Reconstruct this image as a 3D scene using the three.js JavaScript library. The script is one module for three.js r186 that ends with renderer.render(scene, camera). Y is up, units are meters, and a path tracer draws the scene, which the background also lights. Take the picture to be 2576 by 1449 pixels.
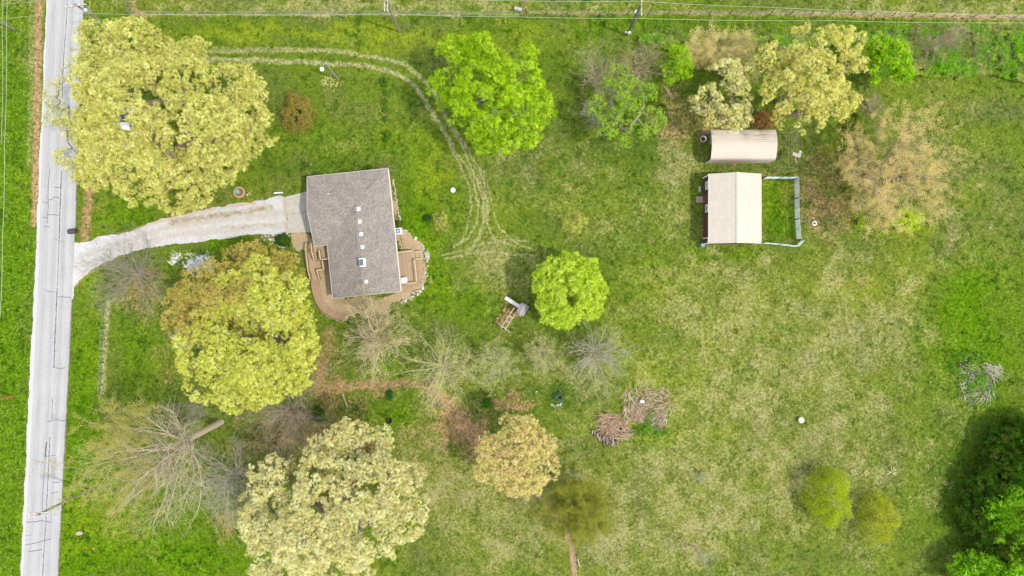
import * as THREE from 'three';
import { RoundedBoxGeometry } from 'three/addons/geometries/RoundedBoxGeometry.js';
import { mergeGeometries } from 'three/addons/utils/BufferGeometryUtils.js';

// ---------------------------------------------------------------- camera, sky, sun, exposure
const CAM_H = 90;                                   // the drone hovers 90 m above the lawn and looks straight down
const scene = new THREE.Scene();
const camera = new THREE.PerspectiveCamera(45.75, 1024 / 576, 1, 4000);
camera.position.set(0, CAM_H, 0);
camera.up.set(0, 0, -1);
camera.lookAt(0, 0, 0);
const SUN_DIR = new THREE.Vector3(0.95, 1.72, 0.32).normalize();
const SUN = 2.2, SKY = 0.82;
{ // hazy bright spring sky
  const w = 256, h = 128, d = new Float32Array(w * h * 4);
  for (let j = 0; j < h; j++) for (let i = 0; i < w; i++) {
    const el = (j + 0.5) / h * Math.PI - Math.PI / 2, az = (i + 0.5) / w * 2 * Math.PI - Math.PI;
    const y = Math.sin(el), dx = Math.cos(el) * Math.cos(az), dz = Math.cos(el) * Math.sin(az);
    const c = Math.max(0, dx * SUN_DIR.x + y * SUN_DIR.y + dz * SUN_DIR.z);
    const t = Math.pow(Math.max(0, y), 0.55), glow = 0.35 * Math.pow(c, 6);
    const k = (j * w + i) * 4;
    d[k] = SKY * (0.97 - 0.2 * t + glow); d[k + 1] = SKY * (0.99 - 0.11 * t + glow); d[k + 2] = SKY * (1.01 + 0.04 * t + glow * 0.9); d[k + 3] = 1;
  }
  const sky = new THREE.DataTexture(d, w, h, THREE.RGBAFormat, THREE.FloatType);
  sky.mapping = THREE.EquirectangularReflectionMapping; sky.magFilter = THREE.LinearFilter; sky.needsUpdate = true;
  scene.background = sky; scene.environment = sky;
}
const sun = new THREE.DirectionalLight(0xfff7ec, SUN);
sun.position.copy(SUN_DIR).multiplyScalar(200); sun.castShadow = true;
Object.assign(sun.shadow.camera, { left: -90, right: 90, top: 90, bottom: -90, near: 1, far: 400 });
sun.shadow.mapSize.set(4096, 4096); sun.shadow.radius = 5;
scene.add(sun, sun.target);
const renderer = new THREE.WebGLRenderer({ antialias: true });
renderer.toneMapping = THREE.LinearToneMapping;
renderer.toneMappingExposure = 1.95;
renderer.shadowMap.enabled = true;
renderer.setSize(1024, 576);

// ---------------------------------------------------------------- helpers
const S = CAM_H * 0.75 / 1288;                      // survey grid: metres per grid unit on the ground (grid is 2576 x 1449 over the plot)
const at = (u, v, h = 0) => new THREE.Vector3((u - 1288) * S * (CAM_H - h) / CAM_H, h, (v - 724.5) * S * (CAM_H - h) / CAM_H);
function rng(seed) { let a = seed >>> 0; return () => { a = (a + 0x6D2B79F5) >>> 0; let t = a; t = Math.imul(t ^ (t >>> 15), t | 1); t ^= t + Math.imul(t ^ (t >>> 7), t | 61); return ((t ^ (t >>> 14)) >>> 0) / 4294967296; }; }
const R0 = rng(7);
const PERM = new Float32Array(4096); { const r = rng(99); for (let i = 0; i < 4096; i++) PERM[i] = r(); }
const hsh = (x, y) => PERM[(Math.imul(x, 73856093) ^ Math.imul(y, 19349663) ^ (x * 7 + y * 13)) & 4095];
function vn(x, y) { const xi = Math.floor(x), yi = Math.floor(y); let fx = x - xi, fy = y - yi; fx = fx * fx * (3 - 2 * fx); fy = fy * fy * (3 - 2 * fy);
  const a = hsh(xi, yi), b = hsh(xi + 1, yi), c = hsh(xi, yi + 1), e = hsh(xi + 1, yi + 1); return a + (b - a) * fx + (c - a) * fy + (a - b - c + e) * fx * fy; }
const fb = (x, y) => 0.55 * vn(x, y) + 0.3 * vn(x * 2.1 + 17, y * 2.1 + 5) + 0.15 * vn(x * 4.3 + 3, y * 4.3 + 41);
function vn3(x, y, z) { const zi = Math.floor(z); let f = z - zi; f = f * f * (3 - 2 * f); const a = vn(x + zi * 31.7, y + zi * 11.3), b = vn(x + (zi + 1) * 31.7, y + (zi + 1) * 11.3); return a + (b - a) * f; }
const sst = (a, b, x) => { x = Math.min(1, Math.max(0, (x - a) / (b - a))); return x * x * (3 - 2 * x); };
const clamp = (x) => Math.min(1, Math.max(0, x));
const lin1 = (c) => { c /= 255; return c <= 0.04045 ? c / 12.92 : Math.pow((c + 0.055) / 1.055, 2.4); };
const LIT = 2.0;                                    // how bright a white, sunlit level surface is at this exposure
const alb = (r, g, b) => [lin1(r) / LIT, lin1(g) / LIT, lin1(b) / LIT];   // base colour of a surface that reads as this sRGB in full sun
const col = (r, g, b) => new THREE.Color().setRGB(...alb(r, g, b));
const mat = (c, rough = 0.9, extra = {}) => new THREE.MeshStandardMaterial({ color: Array.isArray(c) ? col(...c) : c, roughness: rough, ...extra });
const used = {};
const numbered = (n) => { const k = used[n] = (used[n] ?? -1) + 1; return k ? `${n}_${String(k).padStart(3, '0')}` : n; };
const shade = (o) => { o.castShadow = true; o.receiveShadow = true; return o; };
function thing(name, label, category, pos, turn = 0, group) { const o = new THREE.Group(); o.name = numbered(name); if (pos) o.position.copy(pos); o.rotation.y = turn; o.userData = { label, category }; if (group) o.userData.group = group; scene.add(o); return o; }
function part(parent, name, geo, m, label) { const o = shade(new THREE.Mesh(geo, m)); o.name = name; if (label) o.userData.label = label; parent.add(o); return o; }
function ground(name, geo, m, label, category) { const o = shade(new THREE.Mesh(geo, m)); o.name = numbered(name); o.userData = { kind: 'structure', label, category }; scene.add(o); return o; }
function single(name, geo, m, label, category, group) { const o = shade(new THREE.Mesh(geo, m)); o.name = numbered(name); o.userData = { label, category }; if (group) o.userData.group = group; scene.add(o); return o; }
const bx = (w, h, d, x = 0, y = 0, z = 0, ry = 0) => { const g = new THREE.BoxGeometry(w, h, d); if (ry) g.rotateY(ry); g.translate(x, y, z); return g; };
const rbx = (w, h, d, x = 0, y = 0, z = 0, r = 0.03) => { const g = new RoundedBoxGeometry(w, h, d, 2, Math.min(r, w / 2.01, h / 2.01, d / 2.01)); g.translate(x, y, z); return g; };
const cyl = (r1, r2, h, x = 0, y = 0, z = 0, n = 14) => { const g = new THREE.CylinderGeometry(r1, r2, h, n); g.translate(x, y, z); return g; };
const merged = (list) => mergeGeometries(list.map((g) => g.index ? g.toNonIndexed() : g));
// a round bar between two points
function bar(a, b, r, n = 6, r2 = r) { const d = b.clone().sub(a), L = d.length(), g = new THREE.CylinderGeometry(r2, r, L, n); g.translate(0, L / 2, 0); g.applyQuaternion(new THREE.Quaternion().setFromUnitVectors(new THREE.Vector3(0, 1, 0), d.normalize())); g.translate(a.x, a.y, a.z); return g; }
// a square beam between two points, its flat side up
function beam(a, b, w, h) { const d = b.clone().sub(a), L = d.length(), g = new THREE.BoxGeometry(w, h, L); g.translate(0, 0, L / 2); const m = new THREE.Matrix4(); const z = d.normalize(), x = new THREE.Vector3().crossVectors(new THREE.Vector3(0, 1, 0), z); if (x.lengthSq() < 1e-6) x.set(1, 0, 0); x.normalize(); m.makeBasis(x, new THREE.Vector3().crossVectors(z, x), z); g.applyMatrix4(m); g.translate(a.x, a.y, a.z); return g; }
// collects tubes into one mesh
class Wood { constructor() { this.p = []; this.n = []; this.i = []; this.q = new THREE.Vector3(); }
  tube(a, b, ra, rb, k = 4) { const d = b.clone().sub(a).normalize(), x = new THREE.Vector3(Math.abs(d.y) > 0.9 ? 1 : 0, Math.abs(d.y) > 0.9 ? 0 : 1, 0).cross(d).normalize(), y = d.clone().cross(x), s = this.p.length / 3;
    for (let j = 0; j < 2; j++) { const o = j ? b : a, r = j ? rb : ra; for (let t = 0; t < k; t++) { const an = t / k * 6.28318, c = Math.cos(an), e = Math.sin(an), nx = x.x * c + y.x * e, ny = x.y * c + y.y * e, nz = x.z * c + y.z * e; this.p.push(o.x + nx * r, o.y + ny * r, o.z + nz * r); this.n.push(nx, ny, nz); } }
    for (let t = 0; t < k; t++) { const u = (t + 1) % k; this.i.push(s + t, s + u, s + k + t, s + u, s + k + u, s + k + t); } }
  geo() { const g = new THREE.BufferGeometry(); g.setAttribute('position', new THREE.Float32BufferAttribute(this.p, 3)); g.setAttribute('normal', new THREE.Float32BufferAttribute(this.n, 3)); g.setIndex(this.i); return g; } }
// a level sheet with a ragged outline (points are survey-grid points), uv in metres
function ragged(pts, jit, step, seed, smooth = true) { const r = rng(seed), P = pts.map(([u, v]) => at(u, v)), out = [];
  const c = smooth ? new THREE.CatmullRomCurve3(P, true, 'centripetal').getSpacedPoints(Math.ceil(600 / step)) : P;
  for (let i = 0; i < c.length; i++) { const a = c[i], b = c[(i + 1) % c.length], L = a.distanceTo(b), n = Math.max(1, Math.round(L / step)); if (L < 1e-4) continue; const nx = (b.z - a.z) / L, nz = -(b.x - a.x) / L; for (let k = 0; k < n; k++) { const p = a.clone().lerp(b, k / n), d = jit * (1.5 * (vn(p.x * 1.1 + seed, p.z * 1.1) - 0.5) + 0.9 * (vn(p.x * 3.1, p.z * 3.1 + seed) - 0.5)); p.x += nx * d; p.z += nz * d; out.push(p); } }
  return out; }
function sheet(pts, y) { const s = new THREE.Shape(pts.map((p) => new THREE.Vector2(p.x, -p.z))), g = new THREE.ShapeGeometry(s); g.rotateX(-Math.PI / 2); g.translate(0, y, 0);
  const pos = g.attributes.position, uv = g.attributes.uv; for (let i = 0; i < pos.count; i++) uv.setXY(i, pos.getX(i), -pos.getZ(i)); return g; }
function slab(pts, y0, y1) { const s = new THREE.Shape(pts.map((p) => new THREE.Vector2(p.x, -p.z))), g = new THREE.ExtrudeGeometry(s, { depth: y1 - y0, bevelEnabled: false }); g.rotateX(-Math.PI / 2); g.translate(0, y0, 0); return g; }
function ribbon(L, Rt, y) { const p = [], uv = [], ix = []; let s = 0; for (let i = 0; i < L.length; i++) { if (i) s += L[i].distanceTo(L[i - 1]); p.push(L[i].x, y, L[i].z, Rt[i].x, y, Rt[i].z); uv.push(0, s, L[i].distanceTo(Rt[i]), s); if (i) { const k = i * 2; ix.push(k - 2, k, k - 1, k - 1, k, k + 1); } }
  const g = new THREE.BufferGeometry(); g.setAttribute('position', new THREE.Float32BufferAttribute(p, 3)); g.setAttribute('uv', new THREE.Float32BufferAttribute(uv, 2)); g.setIndex(ix); g.computeVertexNormals(); if (g.attributes.normal.getY(0) < 0) { for (let i = 0; i < ix.length; i += 3) [ix[i], ix[i + 1]] = [ix[i + 1], ix[i]]; g.setIndex(ix); g.computeVertexNormals(); } return g; }
function tex(w, h, f, srgb = false, rx = 1, ry = 1) { const d = new Uint8Array(w * h * 4); for (let j = 0; j < h; j++) for (let i = 0; i < w; i++) { const c = f(i, j, w, h), k = (j * w + i) * 4; d[k] = c[0]; d[k + 1] = c[1]; d[k + 2] = c[2]; d[k + 3] = 255; }
  const t = new THREE.DataTexture(d, w, h); t.wrapS = t.wrapT = THREE.RepeatWrapping; t.magFilter = THREE.LinearFilter; t.minFilter = THREE.LinearFilter; if (srgb) t.colorSpace = THREE.SRGBColorSpace; t.repeat.set(rx, ry); t.needsUpdate = true; return t; }
// noise that repeats every n cells
function tvn(x, y, n) { const xi = Math.floor(x), yi = Math.floor(y); let fx = x - xi, fy = y - yi; fx = fx * fx * (3 - 2 * fx); fy = fy * fy * (3 - 2 * fy); const m = (q) => ((q % n) + n) % n; const a = hsh(m(xi), m(yi)), b = hsh(m(xi + 1), m(yi)), c = hsh(m(xi), m(yi + 1)), e = hsh(m(xi + 1), m(yi + 1)); return a + (b - a) * fx + (c - a) * fy + (a - b - c + e) * fx * fy; }
// base-colour texture from displayed colours: albedo is stored as sRGB of linear/LIT
const enc = (l) => { l = Math.max(0, l); return 255 * (l <= 0.0031308 ? 12.92 * l : 1.055 * Math.pow(Math.min(1, l), 1 / 2.4) - 0.055); };
const ENC = new Uint8Array(1024); for (let i = 0; i < 1024; i++) ENC[i] = Math.round(enc(lin1(i / 1023 * 255) / LIT));
const e8 = (x) => ENC[Math.max(0, Math.min(1023, Math.round(x * 1023 / 255)))];
const mix3 = (a, b, t) => [a[0] + (b[0] - a[0]) * t, a[1] + (b[1] - a[1]) * t, a[2] + (b[2] - a[2]) * t];
const dseg = (u, v, P) => { let best = 1e9; for (let i = 1; i < P.length; i++) { const ax = P[i - 1][0], ay = P[i - 1][1], bx_ = P[i][0] - ax, by = P[i][1] - ay; let t = ((u - ax) * bx_ + (v - ay) * by) / (bx_ * bx_ + by * by); t = t < 0 ? 0 : t > 1 ? 1 : t; const dx = u - ax - bx_ * t, dy = v - ay - by * t, d = dx * dx + dy * dy; if (d < best) best = d; } return Math.sqrt(best); };

// ---------------------------------------------------------------- ground
const GW = 2048, GH = 1176, GX = 150, GZ = GX * GH / GW;          // the mapped part of the plot, in metres
const gcol = new Float32Array(GW * GH * 3);
{
  const Mid = [116, 138, 44], Lush = [100, 140, 20], Yel = [158, 172, 42], Deep = [66, 106, 22], Olive = [142, 146, 70], Tan = [184, 174, 122], Brown = [154, 126, 82], Russet = [194, 154, 116];
  const F = { lush: [], yel: [], dry: [], brown: [], deep: [] };
  const add = (f, ...b) => { for (const x of b) F[f].push(x); };
  add('lush', [20, 700, 90, 1000, 1], [190, 1250, 50, 300, 0.9], [330, 1380, 240, 70, 1], [215, 900, 45, 150, 0.8], [330, 880, 60, 90, 0.7], [270, 60, 40, 60, 0.5], [1060, 570, 55, 150, 1], [1085, 700, 40, 60, 0.9], [1200, 770, 60, 40, 0.7]);
  add('lush', [1955, 530, 45, 85, 0.9], [2450, 830, 110, 110, 1], [2440, 740, 60, 60, 0.5], [900, 370, 220, 60, 0.35], [560, 595, 75, 20, 1], [320, 545, 90, 30, 0.8], [990, 1050, 55, 45, 0.8], [2400, 110, 250, 70, 0.6], [1840, 640, 120, 22, 0.6], [1640, 1090, 60, 30, 0.9], [2450, 960, 90, 60, 0.6], [950, 860, 60, 90, 0.3], [520, 1420, 140, 60, 0.7], [1680, 640, 200, 300, 0.2], [1600, 60, 300, 30, 0.5], [2200, 50, 400, 18, 0.6]);
  add('yel', [680, 82, 330, 24, 1], [1000, 100, 90, 34, 0.7], [1095, 440, 45, 90, 0.8], [1700, 830, 150, 150, 0.3], [1330, 100, 160, 40, 0.4], [2150, 720, 150, 60, 0.4], [2280, 560, 60, 50, 0.5], [1560, 920, 60, 60, 0.5], [1380, 1260, 120, 100, 0.25], [250, 1330, 80, 60, 0.6], [1250, 540, 40, 90, 0.3], [1500, 520, 200, 60, 0.35]);
  add('dry', [1730, 900, 360, 260, 0.46], [2130, 900, 330, 260, 0.52], [2330, 420, 190, 220, 0.55], [1560, 480, 260, 200, 0.32], [2000, 700, 300, 100, 0.35], [1900, 1250, 560, 250, 0.54], [1240, 1330, 200, 140, 0.8], [1000, 1120, 120, 90, 0.5], [1300, 920, 260, 60, 0.45], [1130, 1180, 100, 120, 0.5], [1600, 1320, 240, 150, 0.55], [800, 12, 560, 19, 1.1], [1270, 700, 90, 70, 0.75], [2420, 22, 260, 26, 0.9], [1800, 18, 480, 18, 0.55], [1715, 430, 60, 130, 0.6], [1750, 680, 50, 60, 0.5], [1690, 430, 30, 150, 0.4], [760, 370, 120, 90, 0.25], [1200, 620, 110, 40, 0.5], [60, 130, 30, 130, 0.5], [70, 560, 24, 140, 0.4], [1380, 420, 160, 140, 0.42], [1290, 330, 60, 90, 0.2], [900, 260, 160, 90, 0.2], [1800, 790, 110, 60, 0.4], [400, 920, 60, 40, 0.3], [1100, 880, 120, 80, 0.3], [640, 500, 70, 40, 0.4], [2100, 1200, 120, 150, 0.25]);
  add('brown', [1810, 310, 110, 70, 0.9], [1690, 270, 60, 80, 0.75], [2090, 450, 110, 110, 0.8], [2060, 540, 80, 60, 0.6], [790, 1090, 220, 80, 0.85], [1130, 1090, 110, 70, 0.35], [1150, 900, 200, 60, 0.18], [850, 1000, 60, 40, 0.5], [600, 1140, 120, 60, 0.4], [560, 1290, 60, 60, 0.4], [340, 760, 85, 60, 0.75], [920, 970, 140, 14, 1], [1110, 990, 45, 40, 0.7], [1150, 1065, 60, 40, 0.75], [1290, 1008, 62, 17, 1.3], [820, 890, 36, 90, 0.8], [1200, 1110, 45, 70, 0.7], [640, 800, 110, 110, 0.8], [360, 700, 60, 40, 0.6], [430, 870, 30, 60, 0.6], [450, 950, 50, 40, 0.55], [420, 460, 60, 50, 0.8], [260, 512, 22, 14, 0.9], [1275, 790, 34, 40, 1], [1260, 800, 20, 30, 0.8], [1845, 410, 120, 12, 0.5], [560, 1330, 40, 40, 0.5], [740, 1390, 140, 120, 0.4], [967, 280, 8, 60, 0.9], [2360, 1180, 40, 160, 0.45], [2030, 1230, 40, 60, 0.4], [2175, 1240, 30, 50, 0.5], [1735, 1365, 38, 34, 0.6], [1940, 430, 20, 60, 0.4], [1300, 1150, 80, 70, 0.6], [850, 1240, 150, 150, 0.6], [2165, 710, 18, 14, 0.8], [640, 700, 90, 40, 0.4], [1405, 690, 60, 60, 0.35], [1620, 1020, 50, 45, 0.7], [2450, 960, 45, 40, 0.6], [1515, 1100, 30, 20, 0.6]);
  add('deep', [1420, 500, 200, 300, 0.25], [1640, 330, 70, 120, 0.5], [1400, 1000, 55, 28, 0.8], [2440, 1250, 110, 220, 0.8], [1380, 1310, 50, 40, 0.7], [1200, 60, 500, 14, 0.3], [1460, 820, 120, 50, 0.2], [900, 480, 20, 60, 0.2], [1950, 570, 30, 40, 0.7], [430, 980, 30, 30, 0.5], [640, 1120, 80, 40, 0.4], [780, 420, 120, 14, 0.6]);
  const cw = 258, ch = 146, uv2 = (i) => (i - 1) * 10.2 ;
  const grid = {};
  const u0 = 1288 - GX / 2 / S, us = GX / S / GW, v0 = 724.5 - GZ / 2 / S;
  for (const f in F) { const g = grid[f] = new Float32Array(cw * ch); for (let j = 0; j < ch; j++) for (let i = 0; i < cw; i++) { const u = u0 + i * us * 8, v = v0 + j * us * 8.2; let s = 0; for (const b of F[f]) { const x = (u - b[0]) / b[2], y = (v - b[1]) / b[3], q = x * x + y * y; if (q < 6) s += b[4] * Math.exp(-q * 0.9); } g[j * cw + i] = s; } }
  const get = (f, u, v) => { const x = Math.min(cw - 1.01, Math.max(0, (u - u0) / us / 8)), y = Math.min(ch - 1.01, Math.max(0, (v - v0) / us / 8.2)), i = x | 0, j = y | 0, fx = x - i, fy = y - j, g = grid[f], k = j * cw + i; return (g[k] * (1 - fx) + g[k + 1] * fx) * (1 - fy) + (g[k + cw] * (1 - fx) + g[k + cw + 1] * fx) * fy; };
  // worn wheel tracks, leaf strips and trodden lines: [points, half width, colour 0 tan 1 russet 2 yellow-green, strength]
  const tr = [
    [[[480, 130], [644, 127], [794, 127], [869, 130], [919, 137], [981, 150], [1019, 163], [1056, 192], [1081, 218], [1101, 243], [1116, 287], [1134, 322], [1169, 364]], 5, 0, 0.85],
    [[[480, 148], [644, 151], [769, 155], [869, 160], [919, 165], [969, 177], [1006, 190], [1039, 212], [1069, 252], [1091, 287], [1114, 325], [1134, 359]], 5.5, 0, 0.95],
    [[[480, 120], [700, 121], [800, 122], [880, 126]], 2, 0, 0.5], [[[480, 156], [700, 158], [820, 159]], 2, 0, 0.5],
    [[[1120, 335], [1131, 362], [1164, 432], [1181, 470], [1186, 525], [1176, 570], [1165, 602], [1140, 622]], 2.4, 0, 0.8],
    [[[1134, 357], [1149, 387], [1177, 425], [1194, 470], [1204, 522], [1200, 560], [1180, 598], [1150, 616]], 2.6, 0, 0.85],
    [[[1150, 340], [1176, 400], [1196, 445], [1214, 502], [1217, 550], [1205, 590], [1190, 620]], 3.4, 0, 0.95],
    [[[1169, 362], [1204, 422], [1219, 467], [1227, 522], [1224, 560], [1240, 600], [1290, 618]], 2.6, 0, 0.9], [[[1160, 345], [1190, 405], [1206, 450], [1222, 510], [1222, 560]], 1.8, 0, 0.7],
    [[[1215, 430], [1231, 482], [1241, 537], [1256, 575], [1300, 612], [1345, 628]], 2.2, 0, 0.75],
    [[[1110, 640], [1169, 628], [1219, 612], [1288, 602], [1330, 605]], 2.4, 0, 0.75], [[[1120, 650], [1169, 641], [1206, 634], [1250, 636], [1300, 640], [1350, 642]], 3, 0, 0.85], [[[1150, 645], [1190, 625], [1220, 605]], 1.8, 0, 0.6],
    [[[1085, 690], [1080, 720], [1050, 745], [1000, 775]], 2.5, 0, 0.55],
    [[[98, -10], [95, 150], [92, 300], [90, 420], [86, 560]], 9, 1, 1.1], [[[80, 0], [78, 200], [72, 420]], 6, 0, 0.5],
    [[[224, 470], [219, 530], [212, 600]], 11, 1, 0.9], [[[272, 760], [264, 860], [258, 990]], 6, 0, 0.9], [[[226, 0], [228, 45]], 2.5, 0, 0.8],
    [[[330, 36], [700, 36], [1000, 35], [1300, 36]], 3, 0, 0.7], [[[1310, 32], [1700, 33], [2000, 35]], 3.5, 1, 0.7], [[[2000, 35], [2300, 39], [2600, 42]], 6, 1, 0.85], [[[335, 0], [336, 20], [346, 34], [366, 37]], 6, 1, 0.9], [[[1322, 0], [1323, 30]], 4, 1, 0.8],
    [[[860, 968], [950, 965], [1060, 966], [1105, 990], [1120, 1020]], 11, 1, 0.8], [[[1112, 1005], [1150, 1055], [1205, 1108], [1275, 1172], [1345, 1232]], 17, 1, 0.85], [[[830, 830], [825, 870], [800, 960]], 14, 1, 0.6],
    [[[215, 690], [240, 668], [290, 645]], 5, 0, 0.6], [[[190, 720], [200, 700], [225, 678], [260, 658], [320, 632]], 3, 1, 0.9], [[[300, 590], [350, 578], [400, 556], [450, 546], [520, 530], [640, 512]], 6, 1, 0.8],
  ];
  for (const t of tr) { let a = 1e9, b = -1e9, c = 1e9, d = -1e9; for (const [x, y] of t[0]) { a = Math.min(a, x); b = Math.max(b, x); c = Math.min(c, y); d = Math.max(d, y); } t.push([a - 50, b + 50, c - 50, d + 50]); }
  const cols = [[184, 178, 128], Russet, Yel];
  const blob = (u, v, x, y, rx, ry) => { const a = (u - x) / rx, b = (v - y) / ry; return a * a + b * b; };
  const data = new Uint8Array(GW * GH * 4);
  for (let j = 0; j < GH; j++) for (let i = 0; i < GW; i++) {
    const u = u0 + i * us, v = v0 + j * us;
    const w1 = vn(u / 34, v / 34) - 0.5, w2 = vn(u / 34 + 50, v / 34 + 9) - 0.5, w3 = vn(u / 9 + 3, v / 9) - 0.5, w4 = vn(u / 9, v / 9 + 77) - 0.5;
    const uu = u + w1 * 50 + w3 * 16, vv = v + w2 * 50 + w4 * 16;
    const n1 = fb(u / 120 + 9, v / 120), n2 = fb(u / 26, v / 26 + 30), n3 = 0.5 * vn(u / 4, v / 4) + 0.5 * vn(u / 2.1 + 8, v / 2.1), n4 = hsh(i, j), n5 = fb(u / 60 + 40, v / 60 + 21), n6 = 0.7 * vn(u / 11 + 60, v / 11 + 5) + 0.3 * vn(u / 4.5, v / 4.5 + 90);
    const dry = Math.min(1, get('dry', uu, vv)), lush = get('lush', uu, vv), yel = get('yel', uu, vv), br = get('brown', uu, vv), deep = get('deep', uu, vv);
    let c = mix3(Mid, Lush, clamp(lush * 0.9 + (n2 - 0.5) * 0.7));
    c = mix3(c, Olive, clamp(dry * 0.75 + (n5 - 0.5) * 0.5 - lush * 0.4));
    c = mix3(c, [122, 130, 70], clamp((vn(u / 70 + 31, v / 70 + 77) - 0.45) * 1.5 + (n2 - 0.5) * 0.8 - lush * 0.6 - yel * 0.4));
    c = mix3(c, Yel, clamp(yel * 0.85 + (n1 - 0.55) * 0.9 + (n2 - 0.5) * 0.4));
    c = mix3(c, Deep, clamp(deep * 0.65 + sst(0.6, 0.85, n6) * (0.75 - 0.25 * dry + 0.25 * lush) * (0.4 + n5 * 0.7)));
    const t = sst(0.36, 1.12, dry * 0.58 - lush * 0.1 + (n3 - 0.5) * 0.62 + (n2 - 0.5) * 0.7 + (n5 - 0.5) * 0.7 + 0.18);
    c = mix3(c, Tan, t * 0.74);
    const b = 0.9 * sst(0.34, 1.15, br * 0.9 + (n3 - 0.5) * 0.75 + (n2 - 0.5) * 0.55);
    if (b > 0) c = mix3(c, mix3(Brown, Russet, clamp(n3 * 1.5 - 0.25 + (n4 - 0.5) * 0.5)), b * 0.92);
    for (const q of tr) { const B = q[4]; if (u < B[0] || u > B[1] || v < B[2] || v > B[3]) continue; const d = dseg(u + w3 * 5 + w1 * 4, v + w4 * 5 + w2 * 4, q[0]); if (d > q[1] * 2.5) continue; const s = clamp((1 - sst(q[1] * 0.4, q[1] * 1.7, d)) * q[3] * 1 * (0.4 + n3 * 0.9)); c = mix3(c, cols[q[2]], s); }
    // pale gravel spread thin on the grass, and dried weeds round the yard lamp
    let g = 1.1 - blob(u + w3 * 18, v + w4 * 18, 503, 666, 48, 30); g = Math.max(g, 1 - blob(u + w3 * 16, v + w4 * 16, 440, 650, 16, 26), 0.9 - blob(u, v, 700, 597, 60, 12)); if (g > 0) c = mix3(c, [238, 236, 232], sst(0, 0.7, g + (n3 - 0.6) * 1.5) * 0.95);
    const ring = blob(u + w3 * 8, v + w4 * 8, 829, 210, 24, 20); if (ring < 1.2) c = mix3(c, [200, 190, 120], sst(0.35, 0.75, n3) * (1 - sst(0.8, 1.2, ring)));
    if (u < 85 && n4 > 0.985) c = mix3(c, [225, 225, 200], 0.7);
    const l = 0.86 + 0.24 * n4 + (n3 - 0.5) * (0.42 + 0.2 * Math.min(1, lush));
    const k = j * GW + i, k4 = ((GH - 1 - j) * GW + i) * 4;
    for (let a = 0; a < 3; a++) { const x = Math.min(255, c[a] * l); data[k4 + a] = e8(x); gcol[k * 3 + a] = lin1(x) / LIT; }
    data[k4 + 3] = 255;
  }
  const t = new THREE.DataTexture(data, GW, GH); t.colorSpace = THREE.SRGBColorSpace; t.magFilter = THREE.LinearFilter; t.minFilter = THREE.LinearFilter; t.wrapS = t.wrapT = THREE.MirroredRepeatWrapping; t.needsUpdate = true;
  const bump = tex(512, 512, (i, j) => { const x = i / 512, y = j / 512, n = 255 * (0.45 * tvn(x * 40, y * 40, 40) + 0.35 * tvn(x * 90, y * 90, 90) + 0.2 * hsh(i, j)); return [n, n, n]; });
  bump.repeat.set(GX / 14, GZ / 14);
  const g = new THREE.PlaneGeometry(3000, 3000); g.rotateX(-Math.PI / 2);
  const P = g.attributes.position, U = g.attributes.uv; for (let i = 0; i < P.count; i++) U.setXY(i, P.getX(i) / GX + 0.5, -P.getZ(i) / GZ + 0.5);
  ground('ground', g, new THREE.MeshPhysicalMaterial({ map: t, bumpMap: bump, bumpScale: 0.05, roughness: 1, specularIntensity: 0 }), 'mown lawn and rough grass with tan dry patches and worn tyre tracks', 'lawn');
}
const groundAt = (x, z) => { const i = Math.floor((x / GX + 0.5) * GW), j = Math.floor((z / GZ + 0.5) * GH); if (i < 0 || j < 0 || i >= GW || j >= GH) return null; const k = (j * GW + i) * 3; return [gcol[k], gcol[k + 1], gcol[k + 2]]; };

// ---------------------------------------------------------------- road, drive, beds
const edge = (P) => (v) => { if (v <= P[0][1]) { const [a, b] = P; return a[0] + (v - a[1]) * (b[0] - a[0]) / (b[1] - a[1]); } for (let i = 1; i < P.length; i++) if (v <= P[i][1] || i === P.length - 1) { const a = P[i - 1], b = P[i]; return a[0] + (v - a[1]) * (b[0] - a[0]) / (b[1] - a[1]); } };
const roadL = edge([[121, 0], [107, 362], [95, 724], [79, 1087], [58, 1449]]), roadR = edge([[210, 0], [193, 420], [188, 600], [181, 745], [164, 1087], [145, 1449]]), shL = edge([[117, 0], [101, 362], [86, 724], [68, 1087], [51, 1449]]);
const roadTex = tex(256, 1024, (i, j) => { const x = i / 256, y = j / 1024; const st = 0.6 * tvn(x * 40, y * 3, 40) + 0.4 * tvn(x * 90, y * 6, 90), n = 0.5 * tvn(x * 60, y * 240, 60) + 0.5 * hsh(i, j), lane = 0.5 + 0.5 * Math.cos((x * 4 - 0.6) * 6.283); const l = 203 + (st - 0.5) * 20 + (n - 0.5) * 22 - 10 * lane + (tvn(x * 6, y * 12, 6) - 0.5) * 10; return [e8(l), e8(l * 0.99), e8(l * 0.982)]; }, true, 1 / 5, 1 / 26);
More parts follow.
